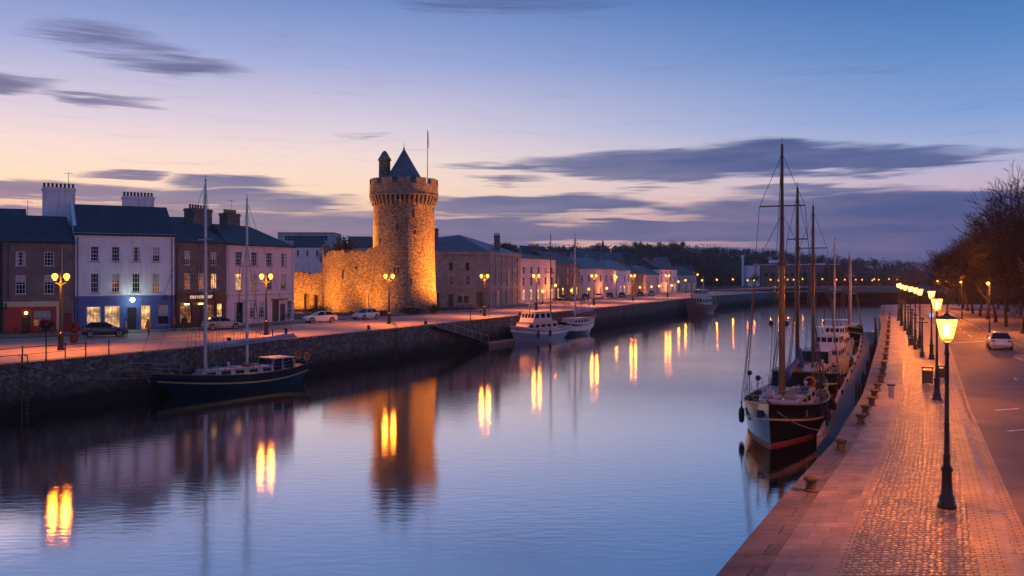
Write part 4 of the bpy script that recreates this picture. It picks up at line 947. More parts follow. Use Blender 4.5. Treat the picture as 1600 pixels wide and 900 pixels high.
# unlit short posts with a flat top, between the lanterns
for i, (px_, py_) in enumerate(((1441,558),(1430,546),(1425,532),(1419,523),(1414,514),(1410,507),(1407,501))):
    g = Gp(px_,py_); r = thing('unlit_post', 'nearest dark unlit post with a flat crossbar top, beyond the second lantern' if i == 0 else 'dark unlit post in the line that recedes along the promenade', 'post', (g.x,g.y,0), R(-10), 'dark unlit posts along the promenade')
    q = MB(); q.lathe([(.17,0),(.15,.35),(.09,.45),(.06,2.6),(.05,2.8)], 10); q.build('column', M['iron'], r, smooth='auto')
    q = MB(); q.box(-.42,.42,-.05,.05,2.6,2.66); q.lathe([(.06,2.8),(.2,2.84),(.16,2.95),(.02,3.05)], 8); q.build('crossbar_top', M['iron'], r)
# ------------------------------------------------------------------ quay furniture on the right
bl = [(1267,768),(1314,705),(1345,663),(1352,648),(1362,634),(1366,622),(1371,611),(1376,598),(1379,586),(1381,575),(1383.5,562),(1385,551),(1386.5,540),(1387.5,530),(1388,521),(1388.5,513),(1389,506),(1389.5,499),(1390,493)]
bn = ['mooring bollard nearest the camera, on the bare coping','second mooring bollard, opposite the pontoon end','third mooring bollard, close beside the fourth']
q = MB(); q.lathe([(.2,0),(.2,.04),(.15,.07),(.13,.26),(.2,.33),(.21,.38),(.16,.42),(.001,.44)], 16); bmesh_ = q.mesh('mooring_bollard', M['rust'], smooth='auto')
for i, (a, b_) in enumerate(bl):
    g = Gp(a, b_); x = max(g.x, RE(g.y)+.35)
    o = bpy.data.objects.new('mooring_bollard', bmesh_); col.objects.link(o); o.location = (x, g.y, .013); o.rotation_euler = (0,0,i)
    tag(o, bn[i] if i < 3 else 'squat iron mooring bollard in the line receding along the promenade edge', 'bollard', 'mooring bollards on the promenade edge')
def bin_(px_, py_, h, wd, lab, z=0.0):
    g = Gp(px_, py_); r = thing('litter_bin', lab, 'litter bin', (g.x,g.y,0), R(-22), 'litter bins on the promenade')
    q = MB(); q.box(-wd/2,wd/2,-wd/2,wd/2,.08,h*.8)
    for s in (-1,1):
        for t_ in (-1,1): q.box(s*wd*.42-.03,s*wd*.42+.03,t_*wd*.42-.03,t_*wd*.42+.03,0,.079)
    q.build('body', M['black_paint'], r)
    q = MB(); q.box(-wd*.55,wd*.55,-wd*.55,wd*.55,h*.93,h); 
    for s in (-1,1):
        for t_ in (-1,1): q.box(s*wd*.44-.02,s*wd*.44+.02,t_*wd*.44-.02,t_*wd*.44+.02,h*.8,h*.93)
    q.build('lid', M['iron'], r)
bin_(1449,600,1.0,.56,'black square litter bin beside the second lantern lamp'); bin_(1471,592,.8,.35,'small dark bin behind the second lantern lamp, by the kerb'); bin_(1437,544,.85,.45,'farther dark litter bin right of the unlit post'); bin_(1424,541,.9,.5,'dark litter bin left of the unlit posts on the promenade')
g = Gp(1383,621); r = thing('service_pedestal', 'slim grey power pedestal by the bollards at the promenade edge', 'pedestal', (g.x+.3,g.y,0), R(-20))
q = MB(); q.box(-.13,.13,-.12,.12,0,.6); q.build('body', M['steel'], r); q = MB(); q.box(-.19,.19,-.17,.17,.603,.68); q.build('cap', M['iron'], r)
r = thing('road_sign', 'small round blue road sign on a post by the kerb', 'road sign', (Xat(1455,72),72,0), R(10))
q = MB(); q.tube([(0,0,0),(0,0,3.2)], .035, 6); q.build('post', M['steel'], r)
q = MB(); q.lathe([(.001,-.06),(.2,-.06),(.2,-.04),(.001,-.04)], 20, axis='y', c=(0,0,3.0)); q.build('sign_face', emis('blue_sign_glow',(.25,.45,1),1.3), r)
# pontoon along the promenade wall
q = MB(); ys = [50.5+i*3 for i in range(32)]
def pl(y, d): return (RE(y)-d, y)
for a, b_ in zip(ys, ys[1:]):
    p0, p1, p2, p3 = pl(a,2.75), pl(a,.35), pl(b_,.35), pl(b_,2.75)
    t_ = [(*p0,-2.9),(*p1,-2.9),(*p2,-2.9),(*p3,-2.9)]; q.face(t_, 0)
    for u, v_ in ((p3,p0),(p1,p2)): q.face([(*u,-2.9),(*v_,-2.9),(*v_,-4.2),(*u,-4.2)], 1)
    q.face([(pl(a,2.78)[0],a,-2.86),(pl(a,2.5)[0],a,-2.86),(pl(b_,2.5)[0],b_,-2.86),(pl(b_,2.78)[0],b_,-2.86)], 1)
a = ys[0]; q.face([(*pl(a,2.75),-2.9),(*pl(a,.35),-2.9),(*pl(a,.35),-4.2),(*pl(a,2.75),-4.2)], 1)
po = thing('pontoon', 'long dark floating pontoon between the right hand boats and promenade wall', 'pontoon'); q.build('deck', [M['pontoon'], M['concrete']], po)
for i in range(10):
    y = 53+i*9; q = MB(); q.lathe([(.16,-4.4),(.16,-.7 if i % 3 else -.2),(.02,-.5 if i % 3 else 0)], 8, c=(RE(y)-.55,y,0)); q.build('pile', M['iron'], po)
for i in range(12):
    y = 54+i*7.3; q = MB(); x = RE(y)-2.45; q.lathe([(.09,-2.86),(.06,-2.7),(.12,-2.6),(.02,-2.56)], 8, c=(x,y,0)); q.build('mooring_cleat', M['iron'], po)
# ------------------------------------------------------------------ boats
def hull(r, L, B, fm, fb, mh, ms, mt, rake=.12, over=.06, tr=.62, fs=None, stripe=True, bul=.32):
    N = 22; fs = fs if fs is not None else fm*1.15; rows = []
    def sheer(u): return fm+(fb-fm)*max(0,(u-.35)/.65)**2+(fs-fm)*max(0,(.35-u)/.35)**2
    for i in range(N+1):
        u = i/N; zs = sheer(u)
        bs = tr+(1-tr)*math.sin(min(1,u/.45)*PI/2) if u < .45 else max(0, 1-((u-.45)/.55)**2.3)
        bw = tr*.55+(1-tr*.55)*math.sin(min(1,u/.5)*PI/2) if u < .5 else max(0, 1-((u-.5)/.5)**1.7)
        bs *= B/2; bw *= B/2*.9
        xs = -L/2+L*u; xw = -L/2+L*over+(L*(1-over-rake))*u
        row = []
        for z in (-.7, -.02, .17, max(.3,zs-.55), max(.36,zs-.42), zs, zs+bul):
            f = max(0, min(1, z/zs)) if z > 0 else 0
            b_ = (bw*(.8 if z < -.5 else 1))+(bs-bw)*f**.7; x = xw+(xs-xw)*f**1.0
            if z > zs: b_ = bs*.985; x = xs
            row.append((x, max(b_, .0), z))
        rows.append(row)
    q = MB(); mi = [2, 2, 0, 1 if stripe else 0, 0, 0]
    for a, b_ in zip(rows, rows[1:]):
        for k in range(6):
            for s in (1,-1):
                q.face([(a[k][0],s*a[k][1],a[k][2]),(b_[k][0],s*b_[k][1],b_[k][2]),(b_[k+1][0],s*b_[k+1][1],b_[k+1][2]),(a[k+1][0],s*a[k+1][1],a[k+1][2])], mi[k])
    a = rows[0]
    for k in range(6): q.face([(a[k][0],a[k][1],a[k][2]),(a[k+1][0],a[k+1][1],a[k+1][2]),(a[k+1][0],-a[k+1][1],a[k+1][2]),(a[k][0],-a[k][1],a[k][2])], mi[k])
    o = q.build('hull', [M[mh], M[ms], M[mt]], r, smooth='auto')
    q = MB()
    for a, b_ in zip(rows, rows[1:]): q.face([(a[5][0],a[5][1]*.97,a[5][2]-.02),(b_[5][0],b_[5][1]*.97,b_[5][2]-.02),(b_[5][0],-b_[5][1]*.97,b_[5][2]-.02),(a[5][0],-a[5][1]*.97,a[5][2]-.02)])
    q.build('deck', M['teak'], r)
    q = MB()
    for s in (1,-1): q.tube([(w_[6][0], s*w_[6][1], w_[6][2]+.02) for w_ in rows], .045, 5)
    q.build('cap_rail', M['varnish'] if mh != 'hull_white' else M['alu'], r)
    return rows, sheer
def railing(r, rows, h=.75, k0=1, k1=22, step=2):
    q = MB()
    for s in (1,-1):
        pts = [(w_[6][0], s*w_[6][1]*.96, w_[6][2]) for w_ in rows[k0:k1]]
        for p in pts[::step]: q.tube([p, (p[0],p[1],p[2]+h)], .018, 4)
        for hh in (h, h*.55): q.tube([(p[0],p[1],p[2]+hh) for p in pts], .012, 4)
    p = rows[-1][6]
    for hh in (h, h*.55): q.tube([(rows[k1-1][6][0], rows[k1-1][6][1]*.96, p[2]+hh), (p[0],0,p[2]+hh), (rows[k1-1][6][0], -rows[k1-1][6][1]*.96, p[2]+hh)], .02, 4)
    q.build('guard_rail', M['steel'], r)
def cabin(r, x0, x1, w0, w1, z0, z1, n=4, name='cabin', mat='cabin', slope=.25, wh=.3, front=False):
    q = MB(); t_ = .12
    P0 = [(x0,w0/2),(x1,w1/2),(x1,-w1/2),(x0,-w0/2)]; P1 = [(x0+slope*.4,w0/2-t_),(x1-slope,w1/2-t_),(x1-slope,-w1/2+t_),(x0+slope*.4,-w0/2+t_)]
    for i in range(4):
        j = (i+1)%4; q.face([(*P0[i],z0),(*P0[j],z0),(*P1[j],z1),(*P1[i],z1)])
    q.face([(*p,z1) for p in P1]); o = q.build(name, M[mat], r)
    q = MB(); q.face([(p[0]*1.0+(.08 if i in (1,2) else -.08),p[1]+(.08 if p[1] > 0 else -.08),z1+.004) for i, p in enumerate(P1)]); q.face([(p[0]+(.08 if i in (1,2) else -.08),p[1]+(.08 if p[1] > 0 else -.08),z1+.07) for i, p in enumerate(P1)])
    e = [(p[0]+(.08 if i in (1,2) else -.08),p[1]+(.08 if p[1] > 0 else -.08)) for i, p in enumerate(P1)]
    for i in range(4): j = (i+1)%4; q.face([(*e[i],z1+.004),(*e[j],z1+.004),(*e[j],z1+.07),(*e[i],z1+.07)])
    q.build('cabin_roof', M['cabin'], o)
    zc = z0+(z1-z0)*.62; f = .62
    for s in (1,-1):
        for i in range(n):
            u0, u1 = (i+.18)/n, (i+.82)/n
            def pt(u, zf):
                xa, xb = P0[0][0]+(P1[0][0]-P0[0][0])*zf, P0[1][0]+(P1[1][0]-P0[1][0])*zf
                ya, yb = P0[0][1]-t_*zf, P0[1][1]-t_*zf
                return (xa+(xb-xa)*u, s*(ya+(yb-ya)*u+.012), z0+(z1-z0)*zf)
            a, b_ = .62-wh/(z1-z0)/2, .62+wh/(z1-z0)/2
            q = MB(); q.face([pt(u0,a),pt(u1,a),pt(u1,b_),pt(u0,b_)]); q.build('window', M['glass'], o)
    if front:
        nn = 4
        for i in range(nn):
            y0, y1 = -w1/2+t_+(w1-2*t_)*(i+.1)/nn, -w1/2+t_+(w1-2*t_)*(i+.9)/nn
            fa, fb_ = .45, .88
            q = MB(); q.face([(x1-slope*fa+.012,y0,z0+(z1-z0)*fa),(x1-slope*fa+.012,y1,z0+(z1-z0)*fa),(x1-slope*fb_+.012,y1,z0+(z1-z0)*fb_),(x1-slope*fb_+.012,y0,z0+(z1-z0)*fb_)]); q.build('window', M['glass'], o)
    return o
def mast(r, x, z0, z1, rad, mat, upper=None, spreads=(.45,.72), B=3.5, fore=None, aft=None, sw=.85, y=0.0, wires=True):
    q = MB(); zm = z0+(z1-z0)*.55
    if upper: q.tube([(x,y,z0),(x,y,zm)], [rad,rad*.85], 10); 
    else: q.tube([(x,y,z0),(x,y,zm),(x,y,z1)], [rad,rad*.9,rad*.55], 10)
    o = q.build('mast', M[mat], r, smooth='auto')
    if upper:
        q = MB(); q.tube([(x,y,zm-.5),(x,y,z1)], [rad*.72,rad*.4], 10); q.lathe([(rad*1.5,zm-.15),(rad*1.5,zm+.1)], 10, c=(x,y,0)); q.build('topmast', M[upper], o, smooth='auto')
    for f in spreads: q = MB(); z = z0+(z1-z0)*f; q.tube([(x,y-sw*B/3.5*1.2*(1.25-f*.5),z),(x,y+sw*B/3.5*1.2*(1.25-f*.5),z)], .045, 5); q.build('crosstree', M[mat], o)
    q = MB(); q.tube([(x,y,z1),(x,y,z1+.5)], .015, 4); q.tube([(x-.2,y,z1+.3),(x+.2,y,z1+.3)], .012, 4); q.lathe([(.07,z1),(.07,z1+.1)], 6, c=(x,y,0)); q.build('masthead', M['iron'], o)
    if wires:
        q = MB(); wr = .02
        for s in (1,-1):
            top = z0+(z1-z0)*.97
            for k, dxx in enumerate((-.7,-.1,.6,-1.2,1.1)):
                f = spreads[0] if k != 1 else spreads[-1]; z = z0+(z1-z0)*f; yy = s*sw*B/3.5*1.2*(1.25-f*.5)
                q.tube([(x+dxx,y+s*B/2*.92,z0+.3),(x,y+yy,z),(x,y,top if k == 1 else z0+(z1-z0)*.74)], wr, 3, caps=False)
        if fore: q.tube([(x,y,z1*.985),fore], wr, 3, caps=False); q.tube([(x,y,z0+(z1-z0)*.75),(fore[0]-1.2,fore[1],fore[2])], wr, 3, caps=False)
        if aft: q.tube([(x,y,z1*.985),aft], wr, 3, caps=False)
        q.tube([(x+.12,y,z1*.97),(x+.16,y+.05,z0+1)], .012, 3, caps=False); q.tube([(x-.1,y-.14,z1*.97),(x-.14,y-.2,z0+1)], .012, 3, caps=False)
        q.build('rigging', M['rigwire'], r)
    return o
def boom(r, x0, z0, x1, z1, mat='varnish', cover='canvas', rad=.09, y=0.0, fat=.24):
    q = MB(); q.tube([(x0,y,z0),(x1,y,z1)], rad, 8); o = q.build('boom', M[mat], r, smooth='auto')
    if cover:
        n = 9; pts = []; rs = []
        for i in range(n): f = i/(n-1); pts.append((x0+(x1-x0)*f*.97, y+.02*math.sin(i*2), z0+(z1-z0)*f+rad+fat*.6*(1-f*.6)-.04*math.sin(f*PI*4))); rs.append(fat*(1-f*.55)*(1+.1*math.sin(i*3)))
        q = MB(); q.tube(pts, rs, 8); q.build('furled_sail', M[cover], o, smooth=True)
def fender(r, x, y, z, lab=None):
    q = MB(); q.lathe([(.03,-.5),(.16,-.38),(.19,0),(.16,.38),(.05,.5),(.02,.9)], 10, c=(x,y,z)); return q.build('fender', M['rubber'], r, smooth=True)
def clutter(r, x0, x1, wy, z, n, seed, hmax=.45):
    """deck gear: hatches, winches, coils, lockers, vents"""
    rr = random.Random(seed); kinds = ('hatch','winch','rope_coil','deck_locker','vent')
    for i in range(n):
        x = rr.uniform(x0,x1); y = rr.uniform(-wy,wy); k = kinds[i % 5]; q = MB()
        if k == 'hatch': q.box(x-.3,x+.3,y-.25,y+.25,z,z+.14); m_ = 'cabin'
        elif k == 'winch': q.lathe([(.12,z),(.08,z+.1),(.08,z+.18),(.12,z+.24),(.02,z+.26)], 8, c=(x,y,0)); m_ = 'steel'
        elif k == 'rope_coil': q.lathe([(.22,z),(.26,z+.06),(.22,z+.13),(.12,z+.12),(.1,z)], 10, c=(x,y,0)); m_ = 'rope'
        elif k == 'deck_locker': q.box(x-.35,x+.35,y-.22,y+.22,z,z+rr.uniform(.25,hmax)); m_ = rr.choice(('cabin','varnish','cabin','bluecanvas'))
        else: q.lathe([(.07,z),(.07,z+.3),(.13,z+.36),(.14,z+.5),(.02,z+.52)], 8, c=(x,y,0)); m_ = 'cabin'
        q.build(k, M[m_], r)
def lifebuoy(r, c, axis='x', rad=.34):
    q = MB(); n = 18; pts = [(c[0]+(0 if axis == 'x' else rad*math.cos(2*PI*i/n)), c[1]+(rad*math.cos(2*PI*i/n) if axis == 'x' else 0), c[2]+rad*math.sin(2*PI*i/n)) for i in range(n+1)]
    q.tube(pts, .08, 6, caps=False); q.build('lifebuoy', M['orange'], r, smooth=True)
def canopy(r, x0, x1, wd, z0, z1, mat='cabin', mwin='glass'):
    """wheelhouse: frame posts under a roof with glazed sides"""
    q = MB()
    for x, dx_ in ((x0,.1),(x1,-.55),((x0+x1)/2,-.1)):
        for s in (1,-1): q.tube([(x,s*wd/2,z0),(x+dx_,s*(wd/2-.12),z1)], .045, 5)
    q.box(x0,x1-.4,-wd/2,wd/2,z1,z1+.09); o = q.build('wheelhouse', M[mat], r)
    for s in (1,-1):
        q = MB(); q.face([(x0+.1,s*(wd/2-.03),z0+.05),(x1-.06,s*(wd/2-.03),z0+.05),(x1-.52,s*(wd/2-.13),z1-.02),(x0+.16,s*(wd/2-.13),z1-.02)]); q.build('window', M[mwin], o)
    q = MB(); q.face([(x1-.02,-wd/2,z0+.05),(x1-.02,wd/2,z0+.05),(x1-.5,wd/2-.13,z1-.02),(x1-.5,-wd/2+.13,z1-.02)]); q.build('window', M[mwin], o)
    return o
def bow_rope(lab, pts, sag=.5):
    out_ = []
    a, b_ = Vector(pts[0]), Vector(pts[1])
    for i in range(13): f = i/12; p = a.lerp(b_, f); p.z -= sag*4*f*(1-f); out_.append(p)
    q = MB(); q.tube(out_, .025, 5); o = q.build('mooring_rope', M['rope']); tag(o, lab, 'mooring rope')

# ketch on the left quay
K1 = thing('sailing_ketch', 'dark hulled two masted ketch with a yellow stripe, moored at the left quay', 'sailing boat', (-24.2,77.8,WZ), math.atan2(-.78,-.63), 'moored boats')
rows, sh = hull(K1, 14.4, 3.7, 1.15, 1.75, 'hull_navy', 'gold', 'hull_navy', fs=1.6, tr=.6, bul=.2)
railing(K1, rows, .7); cabin(K1,-3.2,3.4,2.5,1.9,1.15,1.8,5,wh=.3); canopy(K1,-5.4,-2.8,2.2,1.4,2.35); clutter(K1,3.6,5.6,.7,1.3,7,1); clutter(K1,-6.4,-4.2,1.1,1.35,8,2); clutter(K1,-2.4,3.0,.8,1.87,8,12,.25)
mast(K1,2.57,1.2,17.4,.15,'alu',B=3.7,fore=(8.6,0,2.0),spreads=(.44,.7)); mast(K1,-1.32,1.2,16.1,.13,'alu',B=3.7,aft=(-7.0,0,2.0),spreads=(.42,.62))
boom(K1,2.4,3.55,-6.2,4.15,'alu',y=.28,fat=.26)
q = MB(); q.tube([(6.4,0,1.95),(9.2,0,2.25)], [.12,.07], 8); q.box(6.8,9.0,-.32,-.1,1.9,1.95); q.box(6.8,9.0,.1,.32,1.9,1.95); q.build('bowsprit', M['varnish'], K1)
q = MB(); q.tube([(8.9,.3,2.0),(8.9,.3,2.9),(8.9,-.3,2.9),(8.9,-.3,2.0)], .022, 4); q.tube([(8.9,.3,2.9),(6.2,.9,2.7)], .018, 4); q.tube([(8.9,-.3,2.9),(6.2,-.9,2.7)], .018, 4); q.build('pulpit', M['steel'], K1)
q = MB(); q.tube([(7.5,-.25,1.9),(7.2,-.3,1.2)], .05, 5); q.tube([(7.0,-.62,1.3),(7.2,-.3,1.1),(7.4,0,1.3)], .06, 5); q.build('anchor', M['steel'], K1)
lifebuoy(K1, (-7.05,.6,2.3)); lifebuoy(K1,(-7.05,-.6,2.4)); fender(K1,3.9,.4,2.2)
bow_rope('mooring rope from the dark ketch bow back to the left quay', [(-28.9,71.9,-1.9),(-34.5,62.6,.1)], .6)
K1.scale = (1.05,1.05,1.03)
# motor cruiser and sailing boat beyond
C1 = thing('motor_cruiser', 'white and blue-grey motor cruiser moored at the far left quay', 'motor boat', (3.8,137,WZ), math.atan2(-.85,-.53), 'moored boats')
rows, sh = hull(C1, 14.5, 4.2, 1.35, 2.1, 'hull_blue', 'hull_white', 'hull_blue', tr=.8, rake=.1, bul=.25)
q = MB()
for a, b_ in zip(rows, rows[1:]):
    for s in (1,-1): q.face([(a[4][0],s*(a[4][1]+.03),a[4][2]),(b_[4][0],s*(b_[4][1]+.03),b_[4][2]),(b_[6][0],s*(b_[6][1]+.03),b_[6][2]),(a[6][0],s*(a[6][1]+.03),a[6][2])])
q.build('topside_strake', M['hull_white'], C1)
cabin(C1,-3.5,4.6,3.2,2.2,1.3,2.55,5,wh=.42,slope=.9); cabin(C1,-2.0,3.0,2.8,2.3,2.63,4.0,3,'wheelhouse',wh=.6,slope=.8,front=True); railing(C1,rows,.7,10,22); clutter(C1,-6.3,-3.9,1.3,1.35,9,3); clutter(C1,4.6,6,.6,1.6,4,4)
mast(C1,-4.0,1.3,15.0,.1,'darkmast',B=3.6,spreads=(.6,),sw=.5,wires=False); q = MB(); q.tube([(3.6,.9,3.9),(3.2,.9,7.0)],.02,4); q.build('aerial', M['iron'], C1)
q = MB(); q.tube([(2.2,0,4.05),(1.8,0,6.2)],.05,6); q.box(1.6,2.0,-.5,.5,5.2,5.3); q.build('radar_arch', M['cabin'], C1); fender(C1,0,2.2,1.0); fender(C1,3,2.0,1.0)
S1 = thing('sailing_boat', 'black hulled sailing boat with a grey sail cover, bow away, past the cruiser', 'sailing boat', (11.2,152.5,WZ), math.atan2(.87,.5), 'moored boats')
rows, sh = hull(S1, 13, 3.6, 1.5, 2.5, 'hull_black', 'hull_white', 'hull_black', tr=.7, rake=.16, bul=.4)
q = MB()
for a, b_ in zip(rows, rows[1:]):
    for s in (1,-1): q.face([(a[3][0],s*(a[3][1]+.03),a[3][2]-.35),(b_[3][0],s*(b_[3][1]+.03),b_[3][2]-.35),(b_[6][0],s*(b_[6][1]+.03),b_[6][2]),(a[6][0],s*(a[6][1]+.03),a[6][2])])
q.build('topside_strake', M['hull_white'], S1)
cabin(S1,-3.5,2.6,2.4,1.8,1.5,2.5,5,wh=.35); railing(S1,rows,.7); mast(S1,-1.0,1.5,15.9,.13,'alu',B=3.6,fore=(6.6,0,2.8),aft=(-6.3,0,2.0),spreads=(.62,),sw=.7); boom(S1,-.8,3.3,6.0,3.6,'alu',fat=.42); clutter(S1,-6,-3.6,1,1.5,8,5); clutter(S1,2.7,5,.8,1.7,5,6)
C1.scale = (1.08,1.08,1.08); S1.scale = (1.08,1.08,1.05)
# trawler
T1 = thing('fishing_trawler', 'rust red hulled fishing trawler with white wheelhouse, far down the left quay', 'trawler', (48.6,233,WZ), math.atan2(-.8,-.6), 'moored boats')
rows, sh = hull(T1, 15, 4.8, 1.7, 2.9, 'hull_rust', 'hull_white', 'hull_black', tr=.8, rake=.08, stripe=False, bul=.5)
cabin(T1,-4.5,1.5,3.6,3.2,1.7,4.2,4,wh=.7,slope=.3,front=True); cabin(T1,-2.5,.8,2.8,2.5,4.3,6.2,3,'wheelhouse',wh=.7,slope=.3,front=True); clutter(T1,2,6,1.4,2.0,10,7,.9); railing(T1,rows,.9,8,22); mast(T1,-2.8,4.2,9.6,.12,'cabin',B=3,spreads=(.5,.8),sw=.6,wires=False); mast(T1,4.2,1.8,8.5,.12,'darkmast',B=3,spreads=(.8,),sw=.5,wires=False)
q = MB(); q.tube([(-6.6,1.6,1.8),(-6.6,1.6,5.0),(-6.6,-1.6,5.0),(-6.6,-1.6,1.8)],.09,6); q.build('stern_gantry', M['steel'], T1)
# right side
hd = math.atan2(-.92,-.4)
B1 = thing('sailing_yacht', 'large black hulled two masted sailing boat, bow to the camera, nearest on the right', 'sailing boat', (18.0,58.8,WZ), hd, 'moored boats')
rows, sh = hull(B1, 17, 5.2, 1.35, 2.15, 'hull_black', 'pinkstripe', 'antifoul', tr=.62, rake=.05, bul=.42)
railing(B1, rows, .8); cabin(B1,-3.6,4.6,3.2,2.4,1.4,2.15,4,wh=.3); q = MB(); q.box(-2.5,3.8,-1.0,1.0,2.222,2.3); q.build('cabin_hatch', M['teak'], B1)
canopy(B1,-6.0,-3.0,2.8,1.7,3.2,'varnish'); clutter(B1,4.7,7.2,1.0,1.6,12,8); clutter(B1,-7.4,-3.2,1.7,1.42,14,9); clutter(B1,-2.8,4.2,1.1,2.24,12,10,.35); clutter(B1,-3,5.4,2.1,1.45,26,20,.5); clutter(B1,-2.5,3.8,1.2,2.3,12,21,.4)
mast(B1,2.27,1.5,18.1,.2,'varnish','darkmast',B=5.2,fore=(8.5,0,2.7),spreads=(.55,.77),sw=.9); mast(B1,-6.9,1.5,16.2,.15,'darkmast',B=4,aft=(-8.4,0,2.2),spreads=(.5,.75),sw=.6)
boom(B1,2.0,3.2,-5.6,3.7,'varnish','bluecanvas',y=.15,fat=.3)
q = MB(); q.tube([(-6.9,.1,2.2),(-6.95,.12,3.4),(-6.9,.1,4.6)],[.28,.34,.16],8); q.build('furled_mizzen_sail', M['bluecanvas'], B1, smooth=True)
fender(B1,3.6,-2.3,1.1); fender(B1,2.0,2.7,1.1); fender(B1,-3.0,2.7,1.0); lifebuoy(B1,(-3.1,1.2,2.6)); 
q = MB(); q.tube([(7.9,0,2.55),(9.2,0,2.85)],[.12,.08],8); q.build('bowsprit', M['varnish'], B1)
for i, (x, y, z) in enumerate(((5.6,-1.0,3.6),(1.0,-2.2,3.4))):
    q = MB(); q.lathe([(.03,1.6),(.03,z)],5,c=(x,y,0)); q.ball((x,y,z+.1),.17,8,6); q.build('deck_light_post', M['iron'], B1)
B1r = (14.7,51.5,-1.2); bow_rope('pale mooring rope from the nearest right hand boat to the pontoon end', [(14.9,51.4,-1.35),(18.2,52.0,-2.8)], .35)
B2 = thing('sailing_yacht', 'single masted dark hulled sailing boat directly behind the nearest black one', 'sailing boat', (25.2,75.4,WZ), hd, 'moored boats')
rows, sh = hull(B2, 13.4, 4.4, 1.4, 2.1, 'hull_black', 'hull_white', 'antifoul', tr=.65, rake=.08, bul=.35)
railing(B2, rows, .75); cabin(B2,-3.2,3.2,2.9,2.1,1.4,2.2,4); canopy(B2,-4.8,-2.0,2.6,1.6,3.3,'cabin'); mast(B2,-1.6,1.5,15.8,.15,'darkmast',B=4.4,fore=(6.6,0,2.5),aft=(-6.5,0,2.0),spreads=(.5,.75)); clutter(B2,3.3,5.6,.9,1.6,9,11); clutter(B2,-6,-3,1.3,1.5,9,13); clutter(B2,-2.5,2.6,1,2.27,8,14,.3); boom(B2,-1.8,3.4,-6.4,3.6,'varnish','bluecanvas'); fender(B2,1,2.3,1); fender(B2,-2,2.3,1); lifebuoy(B2,(3.4,.9,2.5))
def cruiser(lab, loc, L, B, seed, hm='hull_white'):
    r = thing('motor_yacht', lab, 'motor boat', (*loc, WZ), hd, 'moored boats'); rows, sh = hull(r, L, B, 1.5, 2.2, hm, 'pinkstripe', 'hull_navy', tr=.85, rake=.12, bul=.3)
    railing(r, rows, .75, 8, 22); cabin(r,-L*.32,L*.24,B*.78,B*.6,1.5,2.65,4,wh=.5,slope=1.3,front=True); cabin(r,-L*.27,L*.06,B*.68,B*.58,2.73,3.75,3,'wheelhouse',wh=.6,slope=1.0,front=True)
    q = MB()
    for s in (1,-1): q.tube([(-L*.2,s*B*.3,3.8),(-L*.22,s*B*.3,4.5)],.03,5)
    q.box(-L*.27,-L*.1,-B*.33,B*.33,4.5,4.57); q.build('flybridge_top', M['cabin'], r); clutter(r,-L*.45,-L*.34,B*.33,1.6,7,seed); clutter(r,L*.26,L*.4,.6,1.8,5,seed+1); q = MB(); q.tube([(-L*.15,.4,4.57),(-L*.17,.4,6.8)],.02,4); q.tube([(-L*.15,-.4,4.57),(-L*.2,-.4,6.2)],.02,4); q.build('aerial', M['iron'], r); fender(r,0,B*.52,1); fender(r,-2.5,B*.52,1); lifebuoy(r,(-L*.33,.8,2.6))
    return r
cruiser('white two deck motor yacht behind the single masted sailing boat on the right', (31.7,90.2), 13.2, 4.3, 30); cruiser('second white motor yacht, further along the right pontoon', (38.2,106), 12.2, 4.1, 40)
B5 = thing('sailing_yacht', 'small white sailing boat with a pale grey mast, far along the right pontoon', 'sailing boat', (43.4,120.5,WZ), hd, 'moored boats')
rows, sh = hull(B5, 11, 3.5, 1.3, 1.8, 'hull_white', 'gold', 'hull_navy', rake=.12, bul=.2); railing(B5,rows,.7); cabin(B5,-2.5,2.5,2.2,1.6,1.3,2.0,4); mast(B5,.3,1.3,14.7,.12,'alu',B=3.5,fore=(5.4,0,2.2),aft=(-5.4,0,1.8),spreads=(.5,.75),sw=.7); boom(B5,.1,2.8,-4.4,2.9,'alu','bluecanvas'); clutter(B5,-5,-2.7,1,1.3,7,50)
B6 = thing('sailing_yacht', 'farthest right hand sailing boat, dark hull with two masts close together', 'sailing boat', (52.2,138.5,WZ), hd, 'moored boats')
rows, sh = hull(B6, 13, 3.9, 1.4, 2.0, 'hull_black', 'hull_white', 'antifoul', rake=.1, bul=.3); railing(B6,rows,.7); cabin(B6,-3,2.5,2.4,1.8,1.4,2.3,4); mast(B6,1.8,1.4,13.2,.14,'varnish',B=3.9,fore=(6.4,0,2.4),spreads=(.5,.75),sw=.7); mast(B6,-3.6,1.4,12.6,.13,'alu',B=3.5,spreads=(.5,.75),sw=.6,aft=(-6.3,0,2)); clutter(B6,-6,-3,1.2,1.45,9,60); clutter(B6,2.6,5,.8,1.6,7,61)
for px_, py_, lab in ((1205,505,'left of two small dark mooring buoys in mid river'),(1229,505,'right of two small dark mooring buoys in mid river')):
    g = Gp(px_,py_+1,WZ); r = thing('mooring_buoy', lab, 'buoy', (g.x,g.y,WZ)); q = MB(); q.ball((0,0,.15),.5,12,8); q.build('float', M['rubber'], r, smooth=True); q = MB(); q.lathe([(.08,.6),(.06,1.2),(.14,1.25),(.02,1.35)],8); q.build('ring_post', M['iron'], r)
